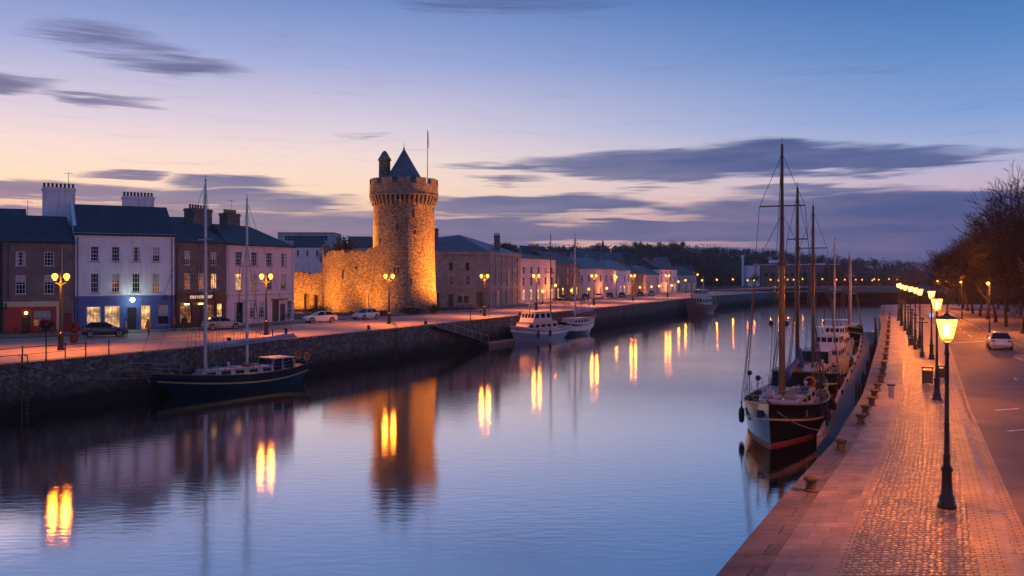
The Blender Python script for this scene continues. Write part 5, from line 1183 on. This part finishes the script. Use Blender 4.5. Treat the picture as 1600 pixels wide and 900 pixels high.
# floating pontoon with gangway on the left
r = thing('landing_pontoon', 'small low wooden landing stage left of the white cruiser', 'landing stage', (-2.2,127.2,WZ), math.atan2(.915,.4))
q = MB(); q.box(-4.5,4.5,-.9,.9,-.3,.45); q.build('float', M['dark_wood'], r); q = MB(); q.box(-4.6,4.6,-1,1,.455,.56); q.build('deck', M['pontoon'], r)
r = thing('gangway', 'sloping dark timber gangway down from the left quay to the landing stage', 'gangway', (0,0,0)); q = MB(); A_, B_ = Vector((-10.6,112.6,-.3)), Vector((-4.4,124.2,-3.1)); d = (B_-A_).normalized(); sd = Vector((d.y,-d.x,0)).normalized()
for s in (.0,1.1): q.tube([A_+sd*(s+.3), B_+sd*(s+.1)], .09, 5)
q.build('beam', M['dark_wood'], r); q = MB(); q.face([A_+sd*.3+Vector((0,0,.1)),A_+sd*1.4+Vector((0,0,.1)),B_+sd*1.2+Vector((0,0,.1)),B_+sd*.1+Vector((0,0,.1))]); q.build('walkway', M['pontoon'], r)
q = MB()
for k in range(7):
    p = A_.lerp(B_, k/6)+sd*1.35; q.tube([p, p+Vector((0,0,.95))], .03, 4)
q.tube([A_+sd*1.35+Vector((0,0,.95)), B_+sd*1.35+Vector((0,0,.95))], .03, 4); q.build('handrail', M['steel'], r)
# ------------------------------------------------------------------ cars
CARM = {}
def car_meshes():
    st = [(-2.15,.42,.72,.74),(-2.05,.3,.92,.82),(-1.5,.22,.98,.88),(-.6,.2,.98,.9),(.5,.2,.96,.9),(1.1,.22,.9,.88),(1.8,.26,.8,.84),(2.1,.34,.66,.74),(2.18,.42,.56,.66)]
    q = MB(); rg = []
    for x, zb, zt, hw in st:
        zm = zb+(zt-zb)*.55; ring = [(x,-hw*.9,zb),(x,-hw,zb+(zt-zb)*.25),(x,-hw*1.0,zm),(x,-hw*.93,zt),(x,-hw*.5,zt+.025),(x,hw*.5,zt+.025),(x,hw*.93,zt),(x,hw,zm),(x,hw,zb+(zt-zb)*.25),(x,hw*.9,zb)]
        rg.append(ring)
    for a, b_ in zip(rg, rg[1:]):
        for i in range(len(a)): j = (i+1)%len(a); q.face([a[i],a[j],b_[j],b_[i]])
    q.face(rg[0]); q.face(rg[-1]); body = q
    g = MB(); lo = [(-1.85,.8,.95),(1.0,.8,.92)]; P0 = [(-1.9,.81,.95),(1.1,.8,.9),(1.1,-.8,.9),(-1.9,-.81,.95)]; P1 = [(-1.2,.6,1.42),(.15,.6,1.42),(.15,-.6,1.42),(-1.2,-.6,1.42)]
    for i in range(4): j = (i+1)%4; g.face([P0[i],P0[j],P1[j],P1[i]])
    rf = MB(); rf.lathe([(.001,0)],3) if False else None
    rf.face([(x*1.02,y*1.03,1.425) for x, y, z in P1]); rf.face([(x*.95,y*.9,1.47) for x, y, z in P1])
    for i in range(4): j = (i+1)%4; rf.face([(P1[i][0]*1.02,P1[i][1]*1.03,1.425),(P1[j][0]*1.02,P1[j][1]*1.03,1.425),(P1[j][0]*.95,P1[j][1]*.9,1.47),(P1[i][0]*.95,P1[i][1]*.9,1.47)])
    for i in range(4): rf.tube([P0[i], P1[i]], .045, 4)
    for s in (1,-1): rf.tube([(-.45,s*.815,.93),(-.45,s*.61,1.43)], .04, 4)
    tr_ = MB(); tr_.lathe([(.2,-.1),(.3,-.11),(.33,-.06),(.33,.06),(.3,.11),(.2,.1)], 16, axis='y'); rm_ = MB(); rm_.lathe([(.001,-.09),(.2,-.105),(.2,.105),(.001,.09)], 10, axis='y')
    ar = MB(); ar.lathe([(.001,-.02),(.39,-.02),(.39,.02),(.001,.02)], 16, axis='y')
    return body, g, rf, tr_, rm_, ar
cb, cg, cr, ct, crm, car_ = car_meshes()
cgm = cg.mesh('car_glass', M['glass']); ctm = ct.mesh('tyre', M['rubber'], smooth='auto'); crmm = crm.mesh('rim', M['alu'], smooth='auto'); carm = car_.mesh('wheel_arch', M['rubber'])
hm_ = MB(); hm_.ball((0,0,0),.13,8,6,sc_=(1,1,.6)); hmm = hm_.mesh('headlight', M['headlamp'], smooth=True); tl_ = MB(); tl_.box(-.05,.05,-.16,.16,-.07,.07); tlm = tl_.mesh('tail_light', M['tail'])
pl_ = MB(); pl_.box(-.01,.01,-.26,.26,-.06,.06); plm = pl_.mesh('number_plate', M['white'])
def car(lab, loc, hd_, paint, z=0.0):
    r = thing('parked_car', lab, 'car', (loc[0],loc[1],z), hd_, 'parked cars')
    if paint not in CARM: CARM[paint] = (cb.mesh('car_body', M[paint], smooth='auto'), cr.mesh('car_roof', M[paint], smooth='auto'))
    put('body', CARM[paint][0], r); put('window', cgm, r); put('roof', CARM[paint][1], r)
    for x in (-1.35,1.3):
        for s in (1,-1):
            put('wheel_arch', carm, r, (x,s*.87,.36)); w_ = put('wheel', ctm, r, (x,s*.82,.33)); put('rim', crmm, w_)
    for s in (1,-1):
        put('headlight', hmm, r, (2.08,s*.56,.62)); put('tail_light', tlm, r, (-2.1,s*.62,.78))
        q_ = put('mirror', hmm, r, (.72,s*.98,.98))
    put('number_plate', plm, r, (-2.16,0,.58))
    return r
M['car_white'] = carpaint('white_car_paint',(.62,.6,.58)); M['car_dark'] = carpaint('dark_blue_car_paint',(.015,.02,.035)); M['car_silver'] = carpaint('silver_car_paint',(.32,.32,.34)); M['car_red'] = carpaint('red_car_paint',(.25,.02,.02))
car('dark blue car parked in front of the white house with blue shopfront', (-41.2,90.6), math.atan2(.49,.87), 'car_dark'); car('silver car parked in front of the dark stone house', (-33.2,102.5), math.atan2(.6,.8), 'car_silver')
car('white car nosed left in front of the low castle wall', (-25.2,117.6), math.atan2(-.5,-.87), 'car_white'); car('white car parked in front of the castle bastion', (-20.6,126.2), math.atan2(-.42,-.9)+.6, 'car_white'); car('white car seen from behind at the right hand kerb of the road', (42.0,77.2), math.atan2(.9,.42), 'car_white', -.12)
for i, (px_, py_, p_) in enumerate(((880,468,'car_dark'),(897,467,'car_silver'),(915,465.5,'car_dark'),(936,464.5,'car_white'),(953,463.5,'car_dark'),(972,462.5,'car_red'),(1000,461,'car_dark'),(1018,460,'car_silver'))):
    g = Gp(px_,py_+2.2); car(['small dark car parked below the amber lit brick terrace','small silver car in the far row below the terrace','second dark car in the far row, right of the silver one','small white car parked below the white terrace house','third dark car in the far row, right of the white one','small red car in the far row','dark car near the far end of the terrace','last small silver car at the far end of the terrace'][i], (g.x,g.y), math.atan2(.9,.42)+.3, p_)
for i, (yy, dx_, p_) in enumerate(((88,9.0,'car_dark'),(101,9.0,'car_silver'),(115,9.5,'car_dark'))): car(['dark car behind the large bare tree at the right edge','silver car between the tree trunks right of the road','farthest dark car behind the roadside trees'][i], (RR(yy)+dx_, yy), math.atan2(.9,.42), p_)
# ------------------------------------------------------------------ trees and plants
def bare_tree(seed, h, levels=5, spread=.62, kids=(3,4), r0=.26, trunk_h=.24, twigs=5, tw=.01):
    rr = random.Random(seed); T = MB(); C = MB()
    def rv(): return Vector((rr.gauss(0,1), rr.gauss(0,1), rr.gauss(0,1))).normalized()
    def br(p, d, L, r, lv):
        n = 3; pts = [p]; rs = [r]; q = p; dd = d
        for i in range(n):
            dd = (dd+rv()*.16+Vector((0,0,.05))).normalized(); q = q+dd*L/n; pts.append(q); rs.append(max(tw*1.3, r*(1-.42*(i+1)/n)))
        tgt = T if lv <= 1 else C
        tgt.tube(pts, rs, 7 if lv == 0 else 5 if lv <= 1 else 3, caps=False)
        if lv >= levels:
            for _ in range(twigs):
                a = pts[rr.randint(1,3)]; e = a+(dd+rv()*.8+Vector((0,0,.15))).normalized()*L*rr.uniform(.5,1.0); s = rv()*max(tw, r*.45); C.face([a-s, a+s, e])
            return
        k = rr.choice(kids) + (1 if lv == 0 else 0)
        for i in range(k):
            f = rr.uniform(.45,1) if lv else rr.uniform(.8,1); a = pts[0].lerp(pts[-1], f) if lv == 0 else pts[min(3,1+int(f*2.4))]
            side = rv(); side = (side-dd*side.dot(dd)).normalized()
            nd_ = (dd*(1-spread*rr.uniform(.75,1.15))+side*spread*rr.uniform(.9,1.3)+Vector((0,0,.10))).normalized()
            br(a, nd_, L*rr.uniform(.62,.86) if lv else h*rr.uniform(.26,.36), rs[-1]*rr.uniform(.55,.8), lv+1)
        br(pts[-1], dd, L*.75 if lv else h*.3, rs[-1]*.85, lv+1)
    br(Vector((0,0,-.1)), Vector((0,0,1)), h*trunk_h, r0, 0)
    return T.mesh('trunk', M['bark']), C.mesh('crown', M['twig'])
def leafy_tree(seed, h, mat, n=900, wid=.42, bare=.25):
    rr = random.Random(seed); T = MB(); C = MB()
    T.tube([(0,0,-3),(0,0,h*.3),(rr.uniform(-.3,.3),rr.uniform(-.3,.3),h*.7)], [h*.03,h*.022,h*.008], 6)
    lobes = []
    for i in range(9):
        a = rr.uniform(0,2*PI); u = rr.uniform(0,.75)*h*wid; z = h*rr.uniform(.35,.85); lobes.append((Vector((u*math.cos(a),u*math.sin(a),z)), h*rr.uniform(.13,.24)))
        T.tube([(0,0,h*.3),tuple(lobes[-1][0])], [h*.012,h*.004], 4)
    for i in range(n):
        c, r_ = rr.choice(lobes); d = Vector((rr.gauss(0,1),rr.gauss(0,1),rr.gauss(0,1))).normalized(); p = c+d*r_*rr.uniform(.35,1.12); s = h*rr.uniform(.014,.034)
        u = Vector((rr.gauss(0,1),rr.gauss(0,1),rr.gauss(0,1))).normalized(); v_ = u.cross(d).normalized(); u = v_.cross(d)
        if rr.random() < .5: C.face([p-u*s, p+v_*s*.8, p+u*s, p-v_*s*.8])
        else: C.face([p-u*s, p+v_*s, p+u*s*.6])
    return T.mesh('trunk', M['bark']), C.mesh('crown', mat)
def tree(name, lab, ms, loc, s=1.0, rz=0.0, group=None, cat='tree'):
    r = thing(name, lab, cat, loc, rz, group); r.scale = (s*1.0, s, s); put('trunk', ms[0], r); put('crown', ms[1], r); return r
BT = [bare_tree(11, 15.5, 6, .6, (3,3), .34, .26, 4, .016), bare_tree(21, 13, 5, .54, (3,4), .28, .28, 6, .022), bare_tree(31, 13, 5, .57, (3,4), .28, .26, 6, .022)]
tree('bare_tree', 'large bare branching tree at the right edge, tallest in the photo', BT[0], (54.2,95.0,0), .97, 2.1, 'roadside trees')
tree('bare_tree', 'bare tree at the right edge just behind the tallest tree', BT[1], (62.5,104,0), 1.0, 1.0, 'roadside trees')
k = 0
for i, y in enumerate((108,117,126,135,145,155,166,178)):
    tree('bare_tree', ['bare twiggy tree right beside the roadside lamp, next after the tallest tree','second tree of the dense dark row, just past the roadside lamp','third tree of the dense dark row along the road'][i] if i < 3 else 'dense twiggy tree in the dark row along the far road', BT[1+i%2], (RR(y)+3.0, y, 0), [.82,.84,.82,.8,.78,.76,.72,.66][i], i*1.7, 'roadside trees')
for i, y in enumerate((112,124,136,150,165)):
    tree('bare_tree', 'dark twiggy tree in the second row, behind the roadside trees', BT[1+(i+1)%2], (RR(y)+10.5, y+2, 0), .82, i*2.3+.5, 'roadside trees')
HT = [leafy_tree(41,13,M['leaf_a'],1300), leafy_tree(42,12,M['leaf_b'],1200,.5), leafy_tree(43,14,M['leaf_c'],1000,.4), leafy_tree(44,11,M['leaf_a'],1100,.6), bare_tree(45,13,5,.65,(3,4),.3,.2,8)]
tree('dark_tree', 'dark rounded tree rising behind the castle bastion', leafy_tree(51,9.5,M['leaf_c'],2600,.34), (Xat(528,176),176,4.2), 1.0, .4)
tree('dark_tree', 'small dark tree poking above the roofs at the far left edge', HT[3], (Xat(8,185),185,9), .8, .4)
rt = random.Random(77)
sky_ = [(800,391),(815,388),(828,386),(845,386),(862,387),(880,388),(897,389),(912,390),(928,388),(962,386),(975,384),(988,388),(1002,385),(1016,382),(1030,377),(1042,376),(1054,379),(1066,377),(1078,385),(1090,383),(1104,384),(1118,385),(1130,387),(1142,384),(1155,389),(1168,388),(1180,391),(1194,388),(1208,389),(1222,392),(1236,394),(1252,396),(1268,399),(1284,398),(1300,401),(1316,402),(1332,404),(1348,409),(1366,408),(1382,410),(1398,412),(1414,413),(1430,414),(1446,416)]
for i, (px_, py_) in enumerate(sky_):
    Y = rt.uniform(585,640); x = Xat(px_,Y); z = hz(x,Y)-1; top = Zat(py_-1,Y); v = 4 if i in (6,12,13,14,15) and i%2 else i%4; h = [13,12,14,11,13][v]
    s = max(.7, min(2.4, (top-z)/(h*1.0)))
    tree('hill_tree', 'tall open crowned tree standing proud on the skyline ridge' if py_ < 378 else 'dark tree on the skyline of the wooded hill', HT[v], (x,Y,z), s, rt.uniform(0,6), 'trees along the hill skyline')
for i in range(46):
    px_ = rt.uniform(770,1460); Y = rt.uniform(500,590); x = Xat(px_,Y)
    tree('hill_tree', 'dark tree on the slope of the wooded hill', HT[i%4], (x,Y,hz(x,Y)-1), rt.uniform(.6,1.0), rt.uniform(0,6), 'trees on the hill slope')
for i in range(22):
    px_ = 1090+i*15+rt.uniform(-6,6); Y = rt.uniform(505,530); tree('far_bank_tree', 'low dark tree standing behind the lamps of the far river bank', HT[i%4], (Xat(px_,Y),Y,0), rt.uniform(.35,.62), rt.uniform(0,6), 'trees along the far bank')
for px_, py_, Y, s in ((1098,412,400,.78),(1112,408,405,.85),(1126,412,410,.8),(1140,418,415,.7)): tree('far_bank_tree', 'broad dark tree in the clump left of the white hall across the river', HT[2 if px_%4 else 0], (Xat(px_,Y),Y,0), s*.95, px_, 'clump of dark trees across the river')
for px_, Y, z, s in ((445,215,7,.45),(540,240,9,.6),(575,235,9,.5),(700,300,6,.6),(725,330,9,.8),(660,330,9,.8),(770,330,8,.9),(790,340,9,.9),(350,230,11,.6),(250,230,12,.6),(140,230,13,.55),(25,200,11,.5)): tree('dark_tree', 'dark tree among the roofs behind the left hand houses', HT[int(px_)%4], (Xat(px_,Y),Y,z-2), s, px_, 'trees among the roofs behind the quay')
# woodland that fills the slope
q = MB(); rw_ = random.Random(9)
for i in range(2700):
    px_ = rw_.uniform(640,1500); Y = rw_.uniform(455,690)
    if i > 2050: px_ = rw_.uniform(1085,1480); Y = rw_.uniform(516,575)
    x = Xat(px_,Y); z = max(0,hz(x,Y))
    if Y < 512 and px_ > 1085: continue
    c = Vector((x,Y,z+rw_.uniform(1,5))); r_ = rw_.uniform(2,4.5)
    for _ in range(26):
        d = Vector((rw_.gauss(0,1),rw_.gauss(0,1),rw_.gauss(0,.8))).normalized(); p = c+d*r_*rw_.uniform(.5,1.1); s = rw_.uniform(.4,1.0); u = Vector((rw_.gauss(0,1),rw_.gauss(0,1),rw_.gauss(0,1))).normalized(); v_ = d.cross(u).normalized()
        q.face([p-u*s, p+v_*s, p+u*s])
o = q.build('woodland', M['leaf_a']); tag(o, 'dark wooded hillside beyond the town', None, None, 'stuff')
# shrubs
def shrub(lab, loc, wd, h, n=420, mat='plant', seed=1, dp=None):
    rr = random.Random(seed); C = MB(); dp = dp or wd*.6
    for i in range(n):
        d = Vector((rr.gauss(0,1),rr.gauss(0,1),rr.gauss(0,1))).normalized()*rr.uniform(.4,1.05); p = Vector((d.x*wd/2, d.y*dp/2, max(.03,h*.5+d.z*h*.5))); s = rr.uniform(.05,.13); u = Vector((rr.gauss(0,1),rr.gauss(0,1),rr.gauss(0,1))).normalized(); v_ = u.cross(Vector((.3,.5,.8))).normalized()
        C.face([p-u*s, p+v_*s, p+u*s, p-v_*s*.7])
    q_ = MB(); q_.tube([(0,0,0),(0,0,h*.6)], .04, 5); r = thing('shrub', lab, 'shrub', loc); q_.build('stem', M['bark'], r); C.build('foliage', M[mat], r)
g = Gp(442,503); shrub('low dark hedge at the foot of the pink house', (g.x-1,g.y+1.5,0), 3.6, 1.3, 700, seed=2)
g = Gp(478,497); shrub('dark shrubs at the foot of the low castle wall', (g.x,g.y+8,0), 5.0, 1.6, 900, seed=3)
g = Gp(645,491); shrub('dark shrubs at the foot of the castle tower', (g.x,g.y-.9,0), 4.4, 1.1, 800, seed=4)
g = Gp(598,493); shrub('low shrub left of the arched castle doorway', (g.x,g.y-.6,0), 2.4, .9, 400, seed=5)
g = Gp(672,490); shrub('round shrub at the right foot of the castle tower', (g.x+.6,g.y+.2,0), 1.8, 1.5, 420, seed=6)
# ------------------------------------------------------------------ furniture of the left quay
r = thing('quay_railing', 'low iron post and rail along the left quay edge in front of the pub', 'railing')
pp = []
for px_, py_ in ((-30,573),(35,566),(102,560),(134,557.5),(170,554)):
    g = Gp(px_,py_); pp.append(g); q = MB(); q.lathe([(.05,0),(.045,1.1),(.06,1.13),(.01,1.18)],8,c=(g.x,g.y,0)); q.build('post', M['iron'], r)
for hh in (1.05,.55):
    q = MB(); q.tube([(p.x,p.y,hh) for p in pp[:4]], .02, 5); q.build('rail', M['iron'], r)
g = Gp(72,566); r = thing('flower_post', 'slim post carrying a hanging basket of red flowers in front of the pub', 'flower post', (g.x,g.y,0))
q = MB(); q.tube([(0,0,0),(0,0,2.2)],.045,6); q.build('post', M['iron'], r)
rr = random.Random(4); q = MB(); q.lathe([(.05,2.15),(.3,2.3),(.42,2.6)],12); bk_ = q.build('basket', M['black_paint'], r)
q = MB(); f_ = MB()
for i in range(420):
    d = Vector((rr.gauss(0,1),rr.gauss(0,1),rr.gauss(0,1))).normalized()*rr.uniform(.5,1); p = Vector((d.x*.55,d.y*.55,2.75+d.z*.36)); s = .07; u = Vector((rr.gauss(0,1),rr.gauss(0,1),rr.gauss(0,1))).normalized(); v_ = u.cross(Vector((.3,.5,.8))).normalized()
    (f_ if d.z > .1 else q).face([p-u*s,p+v_*s,p+u*s,p-v_*s])
q.build('leaves', M['plant'], r); f_.build('flowers', M['flower'], r)
g = Gp(86,540); r = thing('flower_planter', 'planter of bright red flowers beside the pub lamp post', 'planter', (g.x,g.y+3.4,0)); q = MB(); q.lathe([(.3,0),(.42,.7),(.45,.75)],12); q.build('pot', M['dark_wood'], r); f_ = MB(); q = MB()
for i in range(420):
    d = Vector((rr.gauss(0,1),rr.gauss(0,1),rr.gauss(0,1))).normalized()*rr.uniform(.5,1); p = Vector((d.x*.6,d.y*.6,1.35+d.z*.6)); s = .08; u = Vector((rr.gauss(0,1),rr.gauss(0,1),rr.gauss(0,1))).normalized(); v_ = u.cross(Vector((.3,.5,.8))).normalized(); (f_ if rr.random() < .6 else q).face([p-u*s,p+v_*s,p+u*s,p-v_*s])
f_.build('flowers', M['flower'], r); q.build('leaves', M['plant'], r)
# pub tables and chairs
pubd = Vector((.80,.60,0)); pubn = Vector((.6,-.8,0)); p0 = Vector((-53.2,93.6,0))
def chair_proto():
    r = thing('cafe_chair', '', 'chair', (0,0,0), 0, 'red chairs outside the pub'); q = MB(); q.box(-.22,.22,-.22,.22,.44,.48); q.build('seat', M['red_paint'], r); q = MB(); q.box(-.22,.22,.2,.235,.55,.92); q.build('backrest', M['red_paint'], r)
    for sx_ in (-1,1):
        for sy in (-1,1): q = MB(); q.box(sx_*.2-.018,sx_*.2+.018,sy*.2-.018,sy*.2+.018,0,.44 if sy < 0 else .92); q.build('leg', M['iron'], r)
    return r
tabs = [(2.6,1.6),(4.3,1.7),(.9,1.7)]; tl_ = ['middle round table outside the red pub front','right hand round table outside the red pub front, beside the flowers','left hand round table outside the red pub front']
chp = None; sd_ = ['left','right']
for i, (u, n_) in enumerate(tabs):
    c = p0+pubd*u+pubn*n_; r = thing('cafe_table', tl_[i], 'table', c, 0, 'tables outside the pub'); q = MB(); q.lathe([(.36,.70),(.38,.72),(.36,.74)],16); q.build('tabletop', M['dark_wood'], r); q = MB(); q.lathe([(.22,0),(.2,.03),(.035,.05),(.035,.70)],8); q.build('pedestal', M['iron'], r)
    for s in (-1,1):
        lab = 'red chair on the %s of the %s pub table' % ('left' if s < 0 else 'right', ['middle','right hand','left hand'][i]); cc = c+pubd*s*.75
        if chp is None: chp = chair_proto(); chp.location = cc; chp.rotation_euler = (0,0,math.atan2(.6,.8)-s*PI/2); chp['label'] = lab
        else: dup(chp, cc, math.atan2(.6,.8)-s*PI/2, lab)
# bollards, sign posts on the left quay
def lbol(px_, py_, h, rad, lab):
    g = Gp(px_,py_); q = MB(); q.lathe([(rad,0),(rad*.8,h*.75),(rad*1.15,h*.85),(rad*.7,h),(.01,h*1.03)],10); o = q.build('quay_bollard', M['iron'], smooth='auto', loc=(g.x,g.y,.0)); tag(o, lab, 'bollard')
lbol(358,536,.5,.22,'squat round bollard on the left quay behind the ketch mast'); lbol(447,528,1.0,.17,'thick short post on the left quay right of the second twin lamp'); lbol(608,507,1.2,.2,'dark bin-like post at the foot of the lamp by the castle doorway') if False else None
lbol(400,533,1.0,.05,'thin post on the left quay behind the second ketch mast'); lbol(426,531,1.0,.05,'thin post between the second ketch mast and the thick short post'); lbol(576,515,.5,.2,'squat bollard on the quay edge in front of the white castle car'); lbol(665,507,.5,.2,'squat bollard on the quay edge in front of the castle tower'); lbol(735,500,2.2,.07,'tall thin post on the quay left of the stone building lamp'); lbol(763,496,2.0,.05,'thin post standing just right of the stone building lamp'); lbol(812,492.5,.5,.22,'squat bollard on the quay above the landing stage')
g = Gp(700,489); r = thing('picnic_table', 'dark timber picnic table on the quay in front of the big stone building', 'table', (g.x,g.y+6,0), .3); q = MB(); q.box(-1.6,1.6,-.4,.4,.72,.78); q.build('tabletop', M['dark_wood'], r)
for s in (-1,1): q = MB(); q.box(-1.6,1.6,s*.8-.15,s*.8+.15,.42,.47); q.build('bench_seat', M['dark_wood'], r); q = MB(); q.box(s*1.2-.05,s*1.2+.05,-.85,.85,.33,.41); q.box(s*1.2-.05,s*1.2+.05,-.3,-.2,0,.72); q.box(s*1.2-.05,s*1.2+.05,.2,.3,0,.72); q.build('leg_frame', M['dark_wood'], r)
for (a, b_, lab) in (((715,486),(745,484),'low dark timber rail fence left of the stone building lamp'),):
    A_, B_ = Gp(*a), Gp(*b_); r = thing('timber_fence', lab, 'fence'); 
    for k in range(5): p = A_.lerp(B_,k/4); q = MB(); q.box(p.x-.06,p.x+.06,p.y-.06,p.y+.06,0,1.0); q.build('post', M['dark_wood'], r)
    for hh in (.5,.9): q = MB(); q.tube([(A_.x,A_.y-.1,hh),(B_.x,B_.y-.1,hh)],.05,4); q.build('rail', M['dark_wood'], r)
# ------------------------------------------------------------------ people
def person(lab, loc, rz, coat, legs, stride=.18, arm=.12, h=1.72):
    s = h/1.72; r = thing('person', lab, 'person', loc, rz)
    V = [(0,0,.93),(0,.0,1.12),(0,.01,1.36),(0,.0,1.47),(0,.02,1.56),(0,.03,1.66),
         (.1,0,.9),(.11,stride*.5,.5),(.11,stride*.35-.02,.09),(.11,stride*.35+.13,.04),(-.1,0,.9),(-.11,-stride*.3,.5),(-.11,-stride,.1),(-.11,-stride+.13,.05),
         (.19,0,1.4),(.25,-arm*.4,1.13),(.25,arm*.5,.9),(.25,arm*.7,.8),(-.19,0,1.4),(-.25,arm*.4,1.13),(-.25,arm*1.2,.91),(-.25,arm*1.5,.82)]
    E = [(0,1),(1,2),(2,3),(3,4),(4,5),(0,6),(6,7),(7,8),(8,9),(0,10),(10,11),(11,12),(12,13),(2,14),(14,15),(15,16),(16,17),(2,18),(18,19),(19,20),(20,21)]
    Rr = [.16,.15,.17,.06,.09,.085,.1,.07,.05,.04,.1,.07,.05,.04,.07,.05,.04,.035,.07,.05,.04,.035]
    me = bpy.data.meshes.new('body'); me.from_pydata([(x*s,y*s,z*s) for x, y, z in V], E, []); me.materials.append(M[legs]); o = bpy.data.objects.new('body', me); col.objects.link(o); o.parent = r
    sk = o.modifiers.new('skin','SKIN'); 
    for i, v_ in enumerate(me.skin_vertices[0].data): v_.radius = (Rr[i]*s,)*2; v_.use_root = (i == 0)
    su = o.modifiers.new('sub','SUBSURF'); su.levels = su.render_levels = 2
    q = MB(); q.lathe([(.2,.72),(.225,.95),(.19,1.15),(.215,1.36),(.16,1.44),(.09,1.49)],14,sc_=(1,.72)); 
    for sx_, i0 in ((1,14),(-1,18)): q.tube([V[i0],V[i0+1],V[i0+2]],[.085,.07,.055],8); q.ball(V[i0],.088,8,6)
    q.v = [(x*s,y*s,z*s) for x,y,z in q.v]; q.build('coat', M[coat], r, smooth=True)
    q = MB(); q.ball((0,.03*s,1.62*s),.1*s,14,10,sc_=(.92,1,1.22)); q.ball((0,.125*s,1.61*s),.018*s,6,4); 
    for sx_ in (1,-1): q.ball((sx_*.092*s,.02*s,1.61*s),.022*s,6,4)
    q.build('head', M['skin'], r, smooth=True)
    q = MB(); q.ball((0,.005*s,1.665*s),.108*s,12,8,sc_=(.95,1,.85)); q.build('hair', M['dark_wood'], r, smooth=True)
M['coat_orange'] = P('orange_coat',(.55,.14,.05),.85); M['coat_dark'] = P('dark_coat',(.03,.03,.04),.85); M['coat_pale'] = P('pale_coat',(.5,.42,.34),.85); M['coat_red'] = P('red_coat',(.5,.09,.06),.85)
for px_, py_, c, lab, rz in ((232,525,'coat_orange','person in an orange jacket walking past the blue shopfront',1.2),(272,519,'coat_red','person in a red coat standing by the corner of the blue shop',-.6),(196,524,'coat_pale','person in a pale coat beside the parked dark blue car',2.2),(288,519,'coat_dark','person in dark clothes in front of the stone house shop',.4),(374,513,'coat_dark','person in dark clothes at the dark opening of the pink house',2.0)):
    g = Gp(px_,py_); person(lab, (g.x,g.y,.06 if py_ < 524 else 0), rz, c, 'black_paint')
# ------------------------------------------------------------------ haze
m = bpy.data.materials.new('river_haze'); m.use_nodes = True; t = m.node_tree; t.nodes.clear()
v = nd(t, 'ShaderNodeVolumePrincipled', {'Color': (.8,.86,1,1), 'Density': .00018, 'Anisotropy': .35}); o_ = nd(t, 'ShaderNodeOutputMaterial'); t.links.new(v.outputs[0], o_.inputs['Volume'])
q = MB(); q.box(-900,1100,-60,1020,-6.2,70); hz_ = q.build('haze', m); tag(hz_, 'thin dusk haze over the river and town', None, None, 'stuff')
